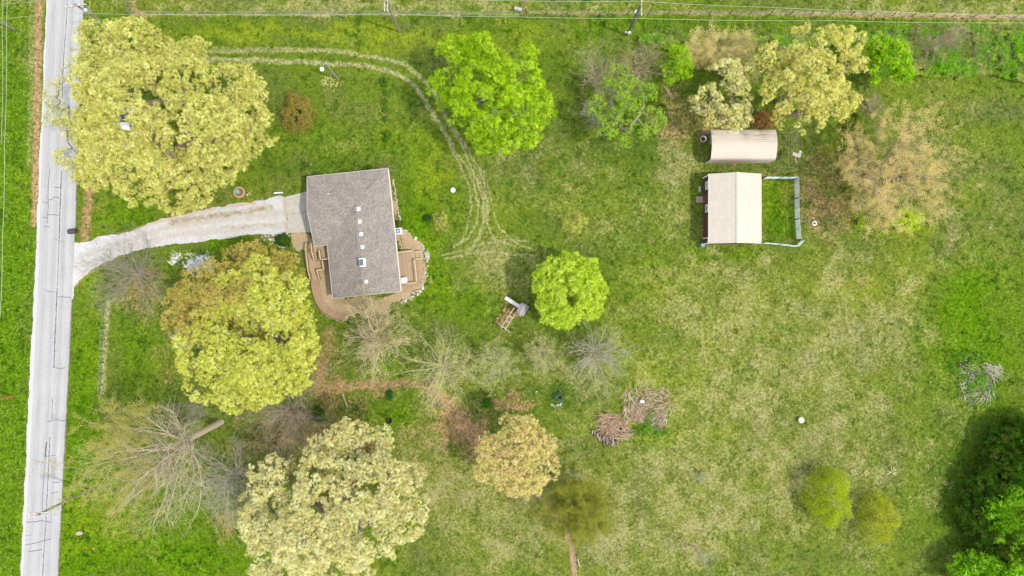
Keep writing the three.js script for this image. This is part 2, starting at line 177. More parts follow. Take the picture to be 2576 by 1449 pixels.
{
  const vs = []; for (let v = -2500; v <= 4000; v += v > -60 && v < 1520 ? 10 : 120) vs.push(v);
  const road = new THREE.Group(); road.name = 'road'; road.userData = { kind: 'structure', label: 'pale concrete country road with dark cracks and a white gravel shoulder', category: 'road' }; scene.add(road);
  const r = rng(3);
  part(road, 'road_surface', ribbon(vs.map((v) => at(roadL(v) + (r() - 0.5) * 1.2, v)), vs.map((v) => at(roadR(v) + (r() - 0.5) * 2, v)), 0.03), new THREE.MeshStandardMaterial({ map: roadTex, roughness: 0.92 }));
  const gv = []; for (let v = -2500; v <= 4000; v += v > -60 && v < 1520 ? 4 : 120) gv.push(v);
  const gravel = tex(256, 256, (i, j) => { const x = i / 256, y = j / 256, n = 0.5 * tvn(x * 64, y * 64, 64) + 0.5 * hsh(i, j); const l = 222 + (n - 0.5) * 50; return [e8(l), e8(l * 0.995), e8(l * 0.985)]; }, true, 1 / 4, 1 / 4);
  part(road, 'gravel_shoulder', ribbon(gv.map((v) => at(shL(v) + (vn(v / 23, 4) - 0.5) * 3.2 + (r() - 0.5) * 1.6, v)), gv.map((v) => at(roadL(v) + 1.5, v)), 0.02), new THREE.MeshStandardMaterial({ map: gravel, roughness: 1 }));
  part(road, 'dark_verge_line', ribbon(gv.map((v) => at(roadR(v) - 1, v)), gv.map((v) => at(roadR(v) + 2.2 + (vn(v / 7, 9) - 0.5) * 3 + (v > 590 && v < 760 ? -3 : 0), v)), 0.014), mat([150, 132, 118], 1));
  // cracks sealed with tar, each a thin ribbon lying on the road
  const crackM = mat([92, 88, 102], 0.8), faintM = mat([140, 136, 140], 0.85);
  const crack = (pts, w, m = crackM) => { const c = new THREE.CatmullRomCurve3(pts.map(([u, v]) => at(u, v))).getSpacedPoints(pts.length * 10), L = [], Q = []; c.forEach((p, i) => { const d = (c[i + 1] || c[i]).clone().sub(c[i - 1] || c[i]).normalize(), h = w * (0.5 + 0.8 * r()) * S / 2, j = (r() - 0.5) * 0.05; L.push(new THREE.Vector3(p.x - d.z * h + j, 0, p.z + d.x * h)); Q.push(new THREE.Vector3(p.x + d.z * h + j, 0, p.z - d.x * h)); }); part(road, 'crack', ribbon(L, Q, 0.034), m); };
  crack([[170, -30], [169, 20], [166, 75], [163, 110], [160, 160], [157, 250]], 1.6); crack([[155, 430], [153, 480], [151, 530], [149, 600]], 2); crack([[149, 600], [147, 660], [144, 724]], 1.1);
  crack([[144, 724], [141, 800], [138, 860], [136, 925]], 2.2); crack([[132, 1000], [131, 1060]], 1.2); crack([[125, 1100], [122, 1180], [119, 1240], [116, 1310], [112, 1370], [107, 1450]], 1.8);
  crack([[126, 425], [122, 460], [121, 500], [122, 520], [119, 545], [120, 562]], 1.2); crack([[138, 471], [146, 472], [155, 471]], 1.6); crack([[122, 503], [130, 502], [136, 496], [144, 496], [152, 499]], 1.5); crack([[106, 507], [114, 510], [122, 511]], 1.2); crack([[120, 541], [135, 540], [150, 543]], 1.5); crack([[107, 547], [114, 547], [121, 549]], 1.5); crack([[110, 570], [126, 570]], 1.1); crack([[139, 600], [148, 606], [163, 607]], 1.2, faintM);
  crack([[144, 747], [160, 747], [178, 748]], 1.5); crack([[111, 729], [122, 733], [140, 734]], 1.1); crack([[131, 922], [142, 925], [155, 928], [163, 924]], 1.3); crack([[119, 1060], [130, 1059], [143, 1056], [163, 1059]], 1.4); crack([[137, 885], [142, 882], [147, 875]], 1, faintM);
  crack([[110, 1149], [125, 1147], [140, 1145]], 1.2); crack([[134, 1214], [150, 1213]], 1.6); crack([[127, 1241], [140, 1239], [148, 1236]], 2.2, faintM); crack([[66, 1313], [85, 1313], [105, 1310], [130, 1314]], 1.6); crack([[63, 1371], [85, 1367], [110, 1360], [130, 1355]], 1.5); crack([[70, 1388], [90, 1385], [106, 1382]], 1.6); crack([[64, 1347], [80, 1347]], 1, faintM);
  crack([[117, 1113], [116, 1140], [113, 1170], [111, 1205], [108, 1250], [106, 1290]], 1.5, faintM); crack([[118, 1112], [115, 1130], [114, 1148]], 2.6);

  const driveTex = (() => { const w = 1024, h = 512, X0 = -59.5, Z0 = -13.5, W = 32, H = 16; const t = tex(w, h, (i, j) => { const x = X0 + i / w * W, z = Z0 + (1 - j / h) * H, u = x / S + 1288, v = z / S + 724.5; const n3 = 0.55 * vn(u / 4, v / 4) + 0.45 * vn(u / 1.8, v / 1.8), n4 = hsh(i, j), n1 = fb(u / 30, v / 30);
      let c = [229, 226, 222]; c = mix3(c, [214, 202, 190], clamp((n1 - 0.45) * 1.3)); { const tk = Math.min(dseg(u, v, [[215, 640], [330, 602], [440, 566], [560, 552], [720, 536]]), dseg(u, v, [[215, 668], [300, 628], [420, 594], [560, 580], [720, 566]])); c = mix3([212, 202, 188], c, sst(2, 12, tk + (fb(u / 8, v / 8) - 0.5) * 8) * 0.6 + 0.4); } const w_ = (vn(u / 26, v / 26) - 0.5) * 8 + (vn(u / 5, v / 5) - 0.5) * 6;
      const strip = (P, wd, cc, s) => { const d = dseg(u, v + w_, P); if (d < wd * 2.2) c = mix3(c, cc, clamp((1 - sst(0, wd * 2, d)) * s * sst(0.25, 0.8, n3 * 0.7 + fb(u / 9, v / 9) * 0.5))); };
      strip([[430, 560], [500, 548], [560, 541], [620, 533], [680, 521]], 6, [170, 152, 108], 0.95); strip([[560, 574], [620, 570], [690, 566]], 3, [178, 160, 130], 0.6); strip([[460, 566], [500, 556]], 12, [226, 198, 180], 0.5); strip([[240, 690], [215, 690], [200, 715]], 9, [226, 204, 184], 0.7); strip([[715, 500], [722, 580]], 5, [196, 168, 136], 0.6); strip([[300, 590], [400, 556], [520, 531], [640, 511]], 3.5, [206, 168, 138], 0.7);
      const l = 0.89 + 0.2 * n4 + (n3 - 0.5) * 0.12; return [e8(c[0] * l), e8(c[1] * l), e8(c[2] * l)]; }, true); t.repeat.set(1 / W, 1 / H); t.offset.set(-X0 / W, (Z0 + H) / H); return t; })();
  const D = [[181, 612], [200, 611], [220, 607], [250, 596], [300, 588], [350, 574], [400, 552], [450, 542], [525, 525], [644, 506], [719, 495], [722, 540], [726, 587], [694, 589], [644, 589], [550, 602], [475, 612], [425, 617], [375, 625], [325, 635], [287, 650], [250, 667], [225, 682], [207, 700], [190, 722], [182, 752], [178, 700], [180, 650]];
  ground('gravel_driveway', sheet(ragged(D, 0.15, 0.12, 5), 0.024), new THREE.MeshStandardMaterial({ map: driveTex, roughness: 1 }), 'white gravel driveway curving from the road to the garage', 'driveway');
}
const concrete = tex(256, 256, (i, j) => { const x = i / 256, y = j / 256, n = 0.5 * tvn(x * 12, y * 12, 12) + 0.3 * tvn(x * 50, y * 50, 50) + 0.2 * hsh(i, j), l = 1 + (n - 0.5) * 0.14; return [e8(212 * l), e8(205 * l), e8(190 * l)]; }, true, 1 / 4, 1 / 4);
const concreteM = new THREE.MeshStandardMaterial({ map: concrete, roughness: 0.95 });
{ // four poured slabs in front of the garage
  const apron = new THREE.Group(); apron.name = 'concrete_apron'; apron.userData = { kind: 'structure', label: 'beige concrete apron of four slabs in front of the garage', category: 'driveway apron' }; scene.add(apron);
  const q = (s, t) => { const A = [719, 495], B = [792, 477], C = [802, 584], D = [726, 586]; return [A[0] + (B[0] - A[0]) * s + (D[0] - A[0]) * t + (A[0] - B[0] - D[0] + C[0]) * s * t, A[1] + (B[1] - A[1]) * s + (D[1] - A[1]) * t + (A[1] - B[1] - D[1] + C[1]) * s * t]; };
  for (const [s0, s1] of [[0, 0.615], [0.622, 1]]) for (const [t0, t1] of [[0, 0.485], [0.491, 1]]) { const P = [[s0, t0], [s1, t0], [s1, t1], [s0, t1]].map(([s, t]) => { const [u, v] = q(s, t); return at(u, v); }); const g = slab(P, 0.005, 0.07); const U = g.attributes.uv, p = g.attributes.position; for (let i = 0; i < p.count; i++) U.setXY(i, p.getX(i), p.getZ(i)); part(apron, 'slab', g, concreteM); }
}
const mulchTex = (a, b, c) => tex(256, 256, (i, j) => { const x = i / 256, y = j / 256, n = 0.35 * tvn(x * 50, y * 50, 50) + 0.35 * tvn(x * 14, y * 14, 14) + 0.3 * hsh(i, j), m = mix3(a, b, clamp(n * 2 - 0.5)), l = 0.86 + 0.28 * hsh(i + 9, j); const q = mix3(m, c, tvn(x * 6, y * 6, 6) * 0.5); return [e8(q[0] * l), e8(q[1] * l), e8(q[2] * l)]; }, true, 1 / 6, 1 / 6);
const mulchM = new THREE.MeshStandardMaterial({ map: mulchTex([198, 168, 128], [222, 198, 160], [186, 160, 118]), roughness: 1 });
const pathM = new THREE.MeshStandardMaterial({ map: mulchTex([178, 144, 112], [204, 174, 138], [192, 156, 122]), roughness: 1 });
ground('mulch_bed', sheet(ragged([[735, 590], [772, 588], [790, 600], [830, 640], [850, 740], [905, 748], [1000, 735], [1004, 600], [996, 560], [986, 500], [980, 470], [988, 468], [998, 510], [1006, 566], [1024, 585], [1046, 600], [1062, 622], [1068, 650], [1066, 700], [1052, 730], [1020, 752], [985, 772], [945, 795], [910, 790], [870, 800], [838, 794], [806, 768], [787, 730], [781, 700], [775, 660], [766, 634], [745, 625], [733, 612]], 0.5, 0.25, 8), 0.008), mulchM, 'tan wood mulch bed wrapped around the house and decks', 'mulch bed');
ground('mulch_path', ribbon(...(() => { const c = new THREE.CatmullRomCurve3([[786, 640], [792, 690], [797, 730], [808, 765], [835, 790], [868, 800]].map(([u, v]) => at(u, v))).getSpacedPoints(40), L = [], Q = []; c.forEach((p, i) => { const d = (c[i + 1] || c[i]).clone().sub(c[i - 1] || c[i]).normalize(); L.push(new THREE.Vector3(p.x - d.z * 0.62, 0, p.z + d.x * 0.62)); Q.push(new THREE.Vector3(p.x + d.z * 0.55, 0, p.z - d.x * 0.55)); }); return [L, Q]; })(), 0.012), pathM, 'curved brown wood chip path below the front deck stairs', 'path');
ground('leaf_path', ribbon(...(() => { const P = [[1340, 1228], [1362, 1255], [1392, 1290], [1418, 1330], [1436, 1372], [1442, 1410], [1446, 1460], [1448, 1520]], c = new THREE.CatmullRomCurve3(P.map(([u, v]) => at(u, v))).getSpacedPoints(90), L = [], Q = []; c.forEach((p, i) => { const d = (c[i + 1] || c[i]).clone().sub(c[i - 1] || c[i]).normalize(), a = 0.36 + (R0() - 0.5) * 0.14, b = 0.36 + (R0() - 0.5) * 0.14; L.push(new THREE.Vector3(p.x - d.z * a, 0, p.z + d.x * a)); Q.push(new THREE.Vector3(p.x + d.z * b, 0, p.z - d.x * b)); }); return [L, Q]; })(), 0.01), pathM, 'narrow brown leaf covered path beside a blue grey handrail', 'path');

// ---------------------------------------------------------------- house
const whiteM = mat(new THREE.Color(0.78, 0.77, 0.74), 0.55), trimM = mat(new THREE.Color(0.46, 0.41, 0.38), 0.6), darkM = mat(new THREE.Color(0.05, 0.055, 0.065), 0.4), glassM = new THREE.MeshStandardMaterial({ color: new THREE.Color(0.03, 0.04, 0.05), roughness: 0.08 }), metalM = mat(new THREE.Color(0.42, 0.43, 0.44), 0.4, { metalness: 0.7 }), galvM = mat(new THREE.Color(0.4, 0.46, 0.47), 0.45, { metalness: 0.35 });
const shingleM = (() => { const f = (i, j, w, h) => { const row = Math.floor(j / 16), c = Math.floor((i + (row % 3) * 23 + hsh(row, 5) * 40) / 22), n = hsh(c, row), m = hsh(i, j), big = tvn(i / w * 5, j / h * 5, 5); const l = 160 + (n - 0.5) * 34 + (m - 0.5) * 30 + (big - 0.5) * 16 - (j % 16 < 2 ? 14 : 0); return [e8(l * 1.03), e8(l * 0.965), e8(l * 0.9)]; }; const t = tex(512, 512, f, true, 1 / 4.5, 1 / 4.5);
  const b = tex(512, 512, (i, j) => { const row = Math.floor(j / 16), c = Math.floor((i + (row % 3) * 23 + hsh(row, 5) * 40) / 22), l = 60 + 130 * ((j % 16) / 16) + 60 * hsh(c, row); return [l, l, l]; }, false, 1 / 4.5, 1 / 4.5); return new THREE.MeshStandardMaterial({ map: t, bumpMap: b, bumpScale: 0.012, roughness: 0.97 }); })();
const HOUSE_TURN = 0.1046, HO = new THREE.Vector3(-26.19, 0, -14.22);
const HX = new THREE.Vector3(Math.cos(HOUSE_TURN), 0, -Math.sin(HOUSE_TURN)), HZ = new THREE.Vector3(Math.sin(HOUSE_TURN), 0, Math.cos(HOUSE_TURN));
const hw = (a, b, y = 0) => HO.clone().addScaledVector(HX, a).addScaledVector(HZ, b).setY(y);
// a roof slope: polygon of [a, b, y], thick downwards; uv: along the eave, up the slope
function slope(P, th, dir) { const n = P.length, p = [], uv = [], ix = []; const e = new THREE.Vector3(...dir); const top = P.map(([a, b, y]) => new THREE.Vector3(a, y, b));
  const nrm = new THREE.Vector3().subVectors(top[1], top[0]).cross(new THREE.Vector3().subVectors(top[2], top[0])).normalize(); if (nrm.y < 0) { top.reverse(); nrm.negate(); } const s = nrm.clone().cross(e).normalize();
  const push = (v) => { p.push(v.x, v.y, v.z); uv.push(v.dot(e), v.dot(s)); return p.length / 3 - 1; };
  const t0 = top.map(push), bot = top.map((v) => v.clone().addScaledVector(new THREE.Vector3(0, -1, 0), th)), b0 = bot.map(push);
  for (let i = 1; i < n - 1; i++) { ix.push(t0[0], t0[i], t0[i + 1], b0[0], b0[i + 1], b0[i]); }
  for (let i = 0; i < n; i++) { const j = (i + 1) % n, a = push(top[i]), b = push(top[j]), c = push(bot[j]), d = push(bot[i]); ix.push(a, c, b, a, d, c); }
  const g = new THREE.BufferGeometry(); g.setAttribute('position', new THREE.Float32BufferAttribute(p, 3)); g.setAttribute('uv', new THREE.Float32BufferAttribute(uv, 2)); g.setIndex(ix); const q = g.toNonIndexed(); q.computeVertexNormals(); return q; }
const sidingM = (() => { const t = tex(64, 128, (i, j) => { const l = j % 16 < 2 ? 150 : 200 + 10 * hsh(i, j >> 4); return [e8(l), e8(l * 0.97), e8(l * 0.92)]; }, true, 1 / 1.2, 1 / 1.2); return new THREE.MeshStandardMaterial({ map: t, roughness: 0.8 }); })();
function window_(parent, w, h, x, y, z, ry) { const f = part(parent, 'window', merged([bx(w, 0.08, 0.08, 0, h / 2, 0), bx(w, 0.08, 0.08, 0, -h / 2, 0), bx(0.08, h - 0.08, 0.08, -w / 2 + 0.04, 0, 0), bx(0.08, h - 0.08, 0.08, w / 2 - 0.04, 0, 0), bx(w - 0.16, 0.05, 0.06, 0, 0, 0)]), whiteM); f.position.set(x, y, z); f.rotation.y = ry; part(f, 'pane', bx(w - 0.16, h - 0.08, 0.02), glassM); return f; }
{
  const HE = 2.7, HR = 4.15, W = 10.35, L = 15.8, NB = 8.9, NA = 1.65, RA = 6.0, RB = 4.45;
  const house = thing('house', 'low house with a grey shingle L shaped roof and two wooden decks', 'house', HO, HOUSE_TURN);
  const wallShape = (pts) => pts.map(([a, b]) => new THREE.Vector3(a, 0, b));
  const o = 0.45, out = [[o, o], [W - o, o], [W - o, L - o], [NA + o, L - o], [NA + o, NB - o], [o, NB - o]];
  for (let i = 0; i < out.length; i++) { const [a, b] = out[i], [c, d] = out[(i + 1) % out.length], len = Math.hypot(c - a, d - b), an = Math.atan2(-(d - b), c - a); const g = new THREE.BoxGeometry(len + 0.001 - 0.14, 2.5, 0.14); const U = g.attributes.uv; for (let k = 0; k < U.count; k++) U.setXY(k, U.getX(k) * len, U.getY(k) * 2.5); const w = part(house, 'wall', g, sidingM); w.position.set((a + c) / 2, 1.25, (b + d) / 2); w.rotation.y = an; }
  for (const [a, b] of out) part(house, 'corner_board', bx(0.17, 2.5, 0.17, a, 1.25, b), whiteM);
  const gb = (pts) => { const s = new THREE.Shape(pts.map(([x, y]) => new THREE.Vector2(x, y))); return new THREE.ExtrudeGeometry(s, { depth: 0.12, bevelEnabled: false }); };
  const g1 = part(house, 'gable_wall', gb([[o, 0], [NB - o, 0], [RB, 1.28]]), sidingM); g1.rotation.y = -Math.PI / 2; g1.position.set(o + 0.06, 2.5, 0);
  const g2 = part(house, 'gable_wall', gb([[NA + o, 0], [W - o, 0], [RA, 1.28]]), sidingM); g2.position.set(0, 2.5, L - o - 0.06);
  const roof = new THREE.Group(); roof.name = 'roof'; house.add(roof);
  part(roof, 'roof_slope', slope([[0, RB, HR], [RA, RB, HR], [NA, NB, HE], [0, NB, HE]], 0.12, [1, 0, 0]), shingleM);
  part(roof, 'roof_slope', slope([[0, 0, HE], [W, 0, HE], [RA, RB, HR], [0, RB, HR]], 0.12, [1, 0, 0]), shingleM);
  part(roof, 'roof_slope', slope([[W, 0, HE], [W, L, HE], [RA, L, HR], [RA, RB, HR]], 0.12, [0, 0, 1]), shingleM);
  part(roof, 'roof_slope', slope([[RA, RB, HR], [RA, L, HR], [NA, L, HE], [NA, NB, HE]], 0.12, [0, 0, 1]), shingleM);
  const V = (a, b, y) => new THREE.Vector3(a, y, b);
  for (const [p, q] of [[V(0, RB, HR), V(RA, RB, HR)], [V(RA, RB, HR), V(RA, L, HR)], [V(RA, RB, HR), V(W, 0, HE)]]) part(roof, 'ridge_cap', beam(p.clone().setY(p.y + 0.012), q.clone().setY(q.y + 0.012), 0.26, 0.03), shingleM);
  for (const [p, q] of [[V(W + 0.03, 0, HE), V(W + 0.03, L, HE)], [V(0, -0.03, HE), V(W, -0.03, HE)], [V(NA - 0.03, NB, HE), V(NA - 0.03, L, HE)], [V(0, NB + 0.03, HE), V(NA, NB + 0.03, HE)], [V(-0.03, 0, HE), V(-0.03, RB, HR)], [V(-0.03, RB, HR), V(-0.03, NB, HE)], [V(NA, L + 0.03, HE), V(RA, L + 0.03, HR)], [V(RA, L + 0.03, HR), V(W, L + 0.03, HE)]]) part(house, 'fascia', beam(p.clone().setY(p.y - 0.055), q.clone().setY(q.y - 0.055), 0.045, 0.17), trimM);
  const rz = (a) => HR - (a - RA) * (HR - HE) / (W - RA);
  for (const b of [4.95, 6.55, 8.15, 9.75, 14.15]) { const v = new THREE.Group(); v.name = 'roof_vent'; roof.add(v); v.position.set(6.36, rz(6.36), b); v.rotation.z = -0.32; part(v, 'vent_base', bx(0.42, 0.04, 0.42, 0, 0.03, 0), whiteM); part(v, 'vent_hood', (() => { const s = new THREE.Shape([[-0.17, 0], [0.2, 0], [0.2, 0.12], [-0.1, 0.2], [-0.17, 0.2]].map(([x, y]) => new THREE.Vector2(x, y))), g = new THREE.ExtrudeGeometry(s, { depth: 0.3, bevelEnabled: true, bevelSize: 0.012, bevelThickness: 0.012, bevelSegments: 1 }); g.translate(0, 0.05, -0.15); return g; })(), whiteM); }
  part(house, 'vent_pipe', cyl(0.05, 0.05, 0.5, 6.0, HR + 0.2, 5.45, 10), darkM); part(house, 'vent_pipe', cyl(0.05, 0.05, 0.4, 2.75, 3.85, 2.65, 10), whiteM); part(house, 'vent_pipe', cyl(0.04, 0.04, 0.4, 5.8, HR + 0.15, 5.15, 10), metalM);
  const ch = new THREE.Group(); ch.name = 'chimney'; roof.add(ch); ch.position.set(6.3, HR - 0.4, 11.75);
  part(ch, 'chimney_casing', rbx(0.62, 1.3, 1.05, 0, 0.65, 0, 0.03), whiteM); part(ch, 'chimney_cap', bx(0.46, 0.05, 0.82, -0.03, 1.33, 0), mat(new THREE.Color(0.07, 0.09, 0.12), 0.4)); part(ch, 'chimney_rim', bx(0.62, 0.07, 0.09, 0, 1.325, -0.48), whiteM); part(ch, 'chimney_rim', bx(0.62, 0.07, 0.06, 0, 1.325, 0.49), whiteM);
  const gd = part(house, 'garage_door', bx(0.06, 2.1, 4.9, o - 0.1, 1.05, 3.9), whiteM); for (let i = 0; i < 4; i++) part(gd, 'panel', bx(0.03, 0.42, 4.7, o - 0.145, 0.3 + i * 0.5, 3.9), whiteM);
  for (const b of [2, 5.5, 8.5]) window_(house, 1.2, 1.1, W - o + 0.1, 1.5, b, Math.PI / 2);
  for (const a of [3, 6.5]) window_(house, 1.2, 1.1, a, 1.5, o - 0.1, Math.PI); for (const b of [13.4]) window_(house, 1.5, 1.2, NA + o - 0.1, 1.5, b, -Math.PI / 2); window_(house, 1.4, 1.2, 6, 1.5, L - o + 0.1, 0);
  const fd = part(house, 'front_door', bx(0.06, 2.05, 0.95, NA + o - 0.1, 1.55, 10.1), mat(new THREE.Color(0.2, 0.05, 0.04), 0.5)); part(fd, 'handle', cyl(0.03, 0.03, 0.06, NA + o - 0.16, 1.5, 9.75, 8), metalM);
  const pd = part(house, 'patio_door', bx(0.06, 2.05, 1.9, W - o + 0.1, 1.75, 12.4), whiteM); part(pd, 'pane', bx(0.03, 1.85, 1.6, W - o + 0.13, 1.75, 12.4), glassM);
  part(house, 'gutter', beam(V(W + 0.1, 0.05, HE - 0.07), V(W + 0.1, L - 0.05, HE - 0.07), 0.09, 0.09), trimM);
}
// ---------------------------------------------------------------- decks
const deckTex = tex(128, 256, (i, j) => { const x = i / 128, y = j / 256, n = 0.6 * tvn(x * 30, y * 4, 30) + 0.25 * tvn(x * 8, y * 3, 8) + 0.15 * hsh(i, j), l = 1 + (n - 0.5) * 0.28; return [e8(212 * l), e8(182 * l), e8(142 * l)]; }, true, 1, 1);
const deckMs = [1, 0.92, 1.06, 0.97].map((k) => new THREE.MeshStandardMaterial({ map: deckTex, color: new THREE.Color(k, k, k), roughness: 0.85 }));
const railM = mat([226, 198, 158], 0.8), postM = mat([192, 160, 120], 0.85);
// a deck floor between four house points (a0,b0)-(a1,b1), boards along b
function boards(parent, a0, a1, b0, b1, y, along = 'b', w = 0.14) { const n = Math.round((along === 'b' ? a1 - a0 : b1 - b0) / w); for (let i = 0; i < n; i++) { const t0 = i / n, t1 = (i + 1) / n - 0.012 / n / w * 1.0; const g = along === 'b' ? bx((a1 - a0) * (t1 - t0) - 0.008, 0.035, b1 - b0, a0 + (a1 - a0) * (t0 + t1) / 2, y - 0.0175 + (R0() - 0.5) * 0.004, (b0 + b1) / 2) : bx(a1 - a0, 0.035, (b1 - b0) * (t1 - t0) - 0.008, (a0 + a1) / 2, y - 0.0175 + (R0() - 0.5) * 0.004, b0 + (b1 - b0) * (t0 + t1) / 2); part(parent, 'plank', g, deckMs[Math.floor(R0() * 4)]); } }
function railing(parent, pts, h = 0.95) { const V = pts.map(([a, b, y]) => new THREE.Vector3(a, y, b)); for (let i = 1; i < V.length; i++) { const p = V[i - 1], q = V[i], up = (v, d) => v.clone().setY(v.y + d); part(parent, 'rail', beam(up(p, h), up(q, h), 0.15, 0.04), railM); part(parent, 'rail', beam(up(p, h * 0.22), up(q, h * 0.22), 0.04, 0.09), postM); part(parent, 'rail', beam(up(p, h - 0.07), up(q, h - 0.07), 0.04, 0.09), postM); const L = p.distanceTo(q), n = Math.max(1, Math.round(L / 1.5)); for (let k = 0; k <= n; k++) { const c = p.clone().lerp(q, k / n); if (k < n || i === V.length - 1) part(parent, 'post', bx(0.09, h + 0.2, 0.09, c.x, c.y + h / 2 - 0.12, c.z), postM); } const m = Math.round(L / 0.14); for (let k = 1; k < m; k++) { const c = p.clone().lerp(q, k / m); part(parent, 'baluster', bx(0.035, h * 0.72, 0.035, c.x, c.y + h * 0.57, c.z), postM); } } }
{
  const d = thing('back_deck', 'square tan wooden deck with railing and steps behind the house', 'deck', HO, HOUSE_TURN);
  boards(d, 9.95, 12.42, 10.72, 14.9, 0.75); part(d, 'rim_joist', bx(0.05, 0.24, 4.2, 12.46, 0.61, 12.81), postM); part(d, 'rim_joist', bx(2.45, 0.24, 0.05, 11.2, 0.61, 10.69), postM); part(d, 'rim_joist', bx(2.45, 0.24, 0.05, 11.2, 0.61, 14.93), postM);
  for (const [a, b] of [[10.2, 10.9], [12.3, 10.9], [10.2, 14.7], [12.3, 14.7]]) part(d, 'post', bx(0.1, 0.7, 0.1, a, 0.35, b), postM);
  railing(d, [[12.42, 11.95, 0.75], [12.42, 14.9, 0.75], [11.0, 14.9, 0.75]]); railing(d, [[10.05, 10.75, 0.75], [12.4, 10.75, 0.75]]);
  for (let i = 0; i < 3; i++) part(d, 'step', bx(0.3, 0.05, 0.88, 12.64 + i * 0.29, 0.56 - i * 0.18, 11.38), deckMs[i]); for (const b of [10.92, 11.85]) { part(d, 'stringer', beam(new THREE.Vector3(12.45, 0.6, b), new THREE.Vector3(13.4, 0.08, b), 0.05, 0.22), postM); part(d, 'rail', beam(new THREE.Vector3(12.42, 1.5, b), new THREE.Vector3(13.36, 1.0, b), 0.13, 0.04), railM); part(d, 'post', bx(0.09, 1.0, 0.09, 13.34, 0.5, b), postM); }
}
{
  const d = thing('front_deck', 'tan two level wooden front deck with ramped rails and stairs', 'deck', HO, HOUSE_TURN);
  const ab = (px, py, h) => { const p = at(738.5 + px / 8.437, 566.7 + py / 8.437, h).setY(0).sub(HO); return [p.dot(HX), p.dot(HZ)]; };
  // upper landing by the door, lower platform, ramp towards the drive, two flights
  const [ua, ub] = ab(395, 400, 1.2), [uc, ud] = ab(735, 705, 1.2); const [va] = ab(565, 560, 1.2);
  boards(d, ua, 2.05, ub, ub + 1.0, 1.15); boards(d, va, 2.05, ub + 1.0, ud, 1.15);
  const [la, lb] = ab(300, 600, 0.6), [lc, ld] = ab(610, 945, 0.6), [, lm] = ab(480, 755, 0.6);
  boards(d, la - 0.1, la + 1.15, lb - 0.3, lm, 0.6); boards(d, la - 0.1, lc, lm, ld, 0.6);
  for (let i = 0; i < 4; i++) part(d, 'step', bx(va - ua - 0.62, 0.04, 0.26, (ua + va) / 2 + 0.2, 1.0 - i * 0.115, ub + 1.14 + i * 0.27), deckMs[i]);
  const [sa, sb] = ab(370, 985, 0.4), [sc] = ab(485, 985, 0.4); for (let i = 0; i < 4; i++) part(d, 'step', bx(sc - sa, 0.04, 0.3, (sa + sc) / 2, 0.5 - i * 0.13, ld + 0.16 + i * 0.31), deckMs[i]);
  part(d, 'rim_joist', bx(0.05, 0.2, ld - lb + 0.3, la - 0.13, 0.48, (lb - 0.3 + ld) / 2), postM); part(d, 'rim_joist', bx(lc - la, 0.2, 0.05, (la + lc) / 2, 0.48, ld + 0.03), postM); part(d, 'rim_joist', bx(2.05 - va, 0.2, 0.05, (2.05 + va) / 2, 1.03, ud + 0.03), postM);
  for (const [a, b, y] of [[va, ud, 1.1], [ua, ub, 1.1], [la, ld, 0.55], [lc, ld, 0.55], [lc, lm, 0.55]]) part(d, 'post', bx(0.1, y, 0.1, a, y / 2, b), postM);
  const A = (px, py, y, h = y + 0.9) => { const [a, b] = ab(px, py, h); return [a, b, y]; };
  railing(d, [A(265, 375, 0.1), A(262, 570, 0.6), A(308, 970, 0.6), A(355, 1135, 0.05)], 0.9); railing(d, [A(545, 520, 1.15), A(572, 728, 1.15), A(735, 712, 1.15)], 0.9); railing(d, [A(412, 388, 1.15), A(370, 390, 1.15), A(382, 545, 1.15), A(440, 745, 0.65)], 0.9); railing(d, [A(612, 755, 0.6), A(636, 938, 0.6), A(488, 952, 0.6), A(545, 1135, 0.05)], 0.9);
}
// ---------------------------------------------------------------- things round the house
{ const p = at(1004, 582.5, 0); const t = thing('air_conditioner', 'white square outdoor air conditioner with dark round fan on the house wall', 'air conditioner', p, HOUSE_TURN);
  part(t, 'pad', bx(1.0, 0.08, 1.0, 0, 0.04, 0), concreteM); part(t, 'casing', rbx(0.82, 0.8, 0.82, 0, 0.48, 0, 0.06), mat(new THREE.Color(0.7, 0.7, 0.68), 0.5)); part(t, 'fan_well', cyl(0.33, 0.33, 0.03, 0, 0.885, 0, 28), mat(new THREE.Color(0.05, 0.09, 0.14), 0.5)); const fb_ = new THREE.Group(); fb_.name = 'fan'; t.add(fb_); for (let i = 0; i < 4; i++) part(fb_, 'fan_blade', bx(0.28, 0.015, 0.15, Math.cos(i * 1.571) * 0.16, 0.912, -Math.sin(i * 1.571) * 0.16, i * 1.571), mat(new THREE.Color(0.4, 0.46, 0.55), 0.4)); part(fb_, 'hub', cyl(0.07, 0.08, 0.05, 0, 0.925, 0, 14), mat(new THREE.Color(0.6, 0.62, 0.66), 0.4)); for (const r of [0.12, 0.22, 0.32]) { const g = new THREE.TorusGeometry(r, 0.006, 4, 32); g.rotateX(Math.PI / 2); g.translate(0, 0.945, 0); part(t, 'guard_ring', g, darkM); } }
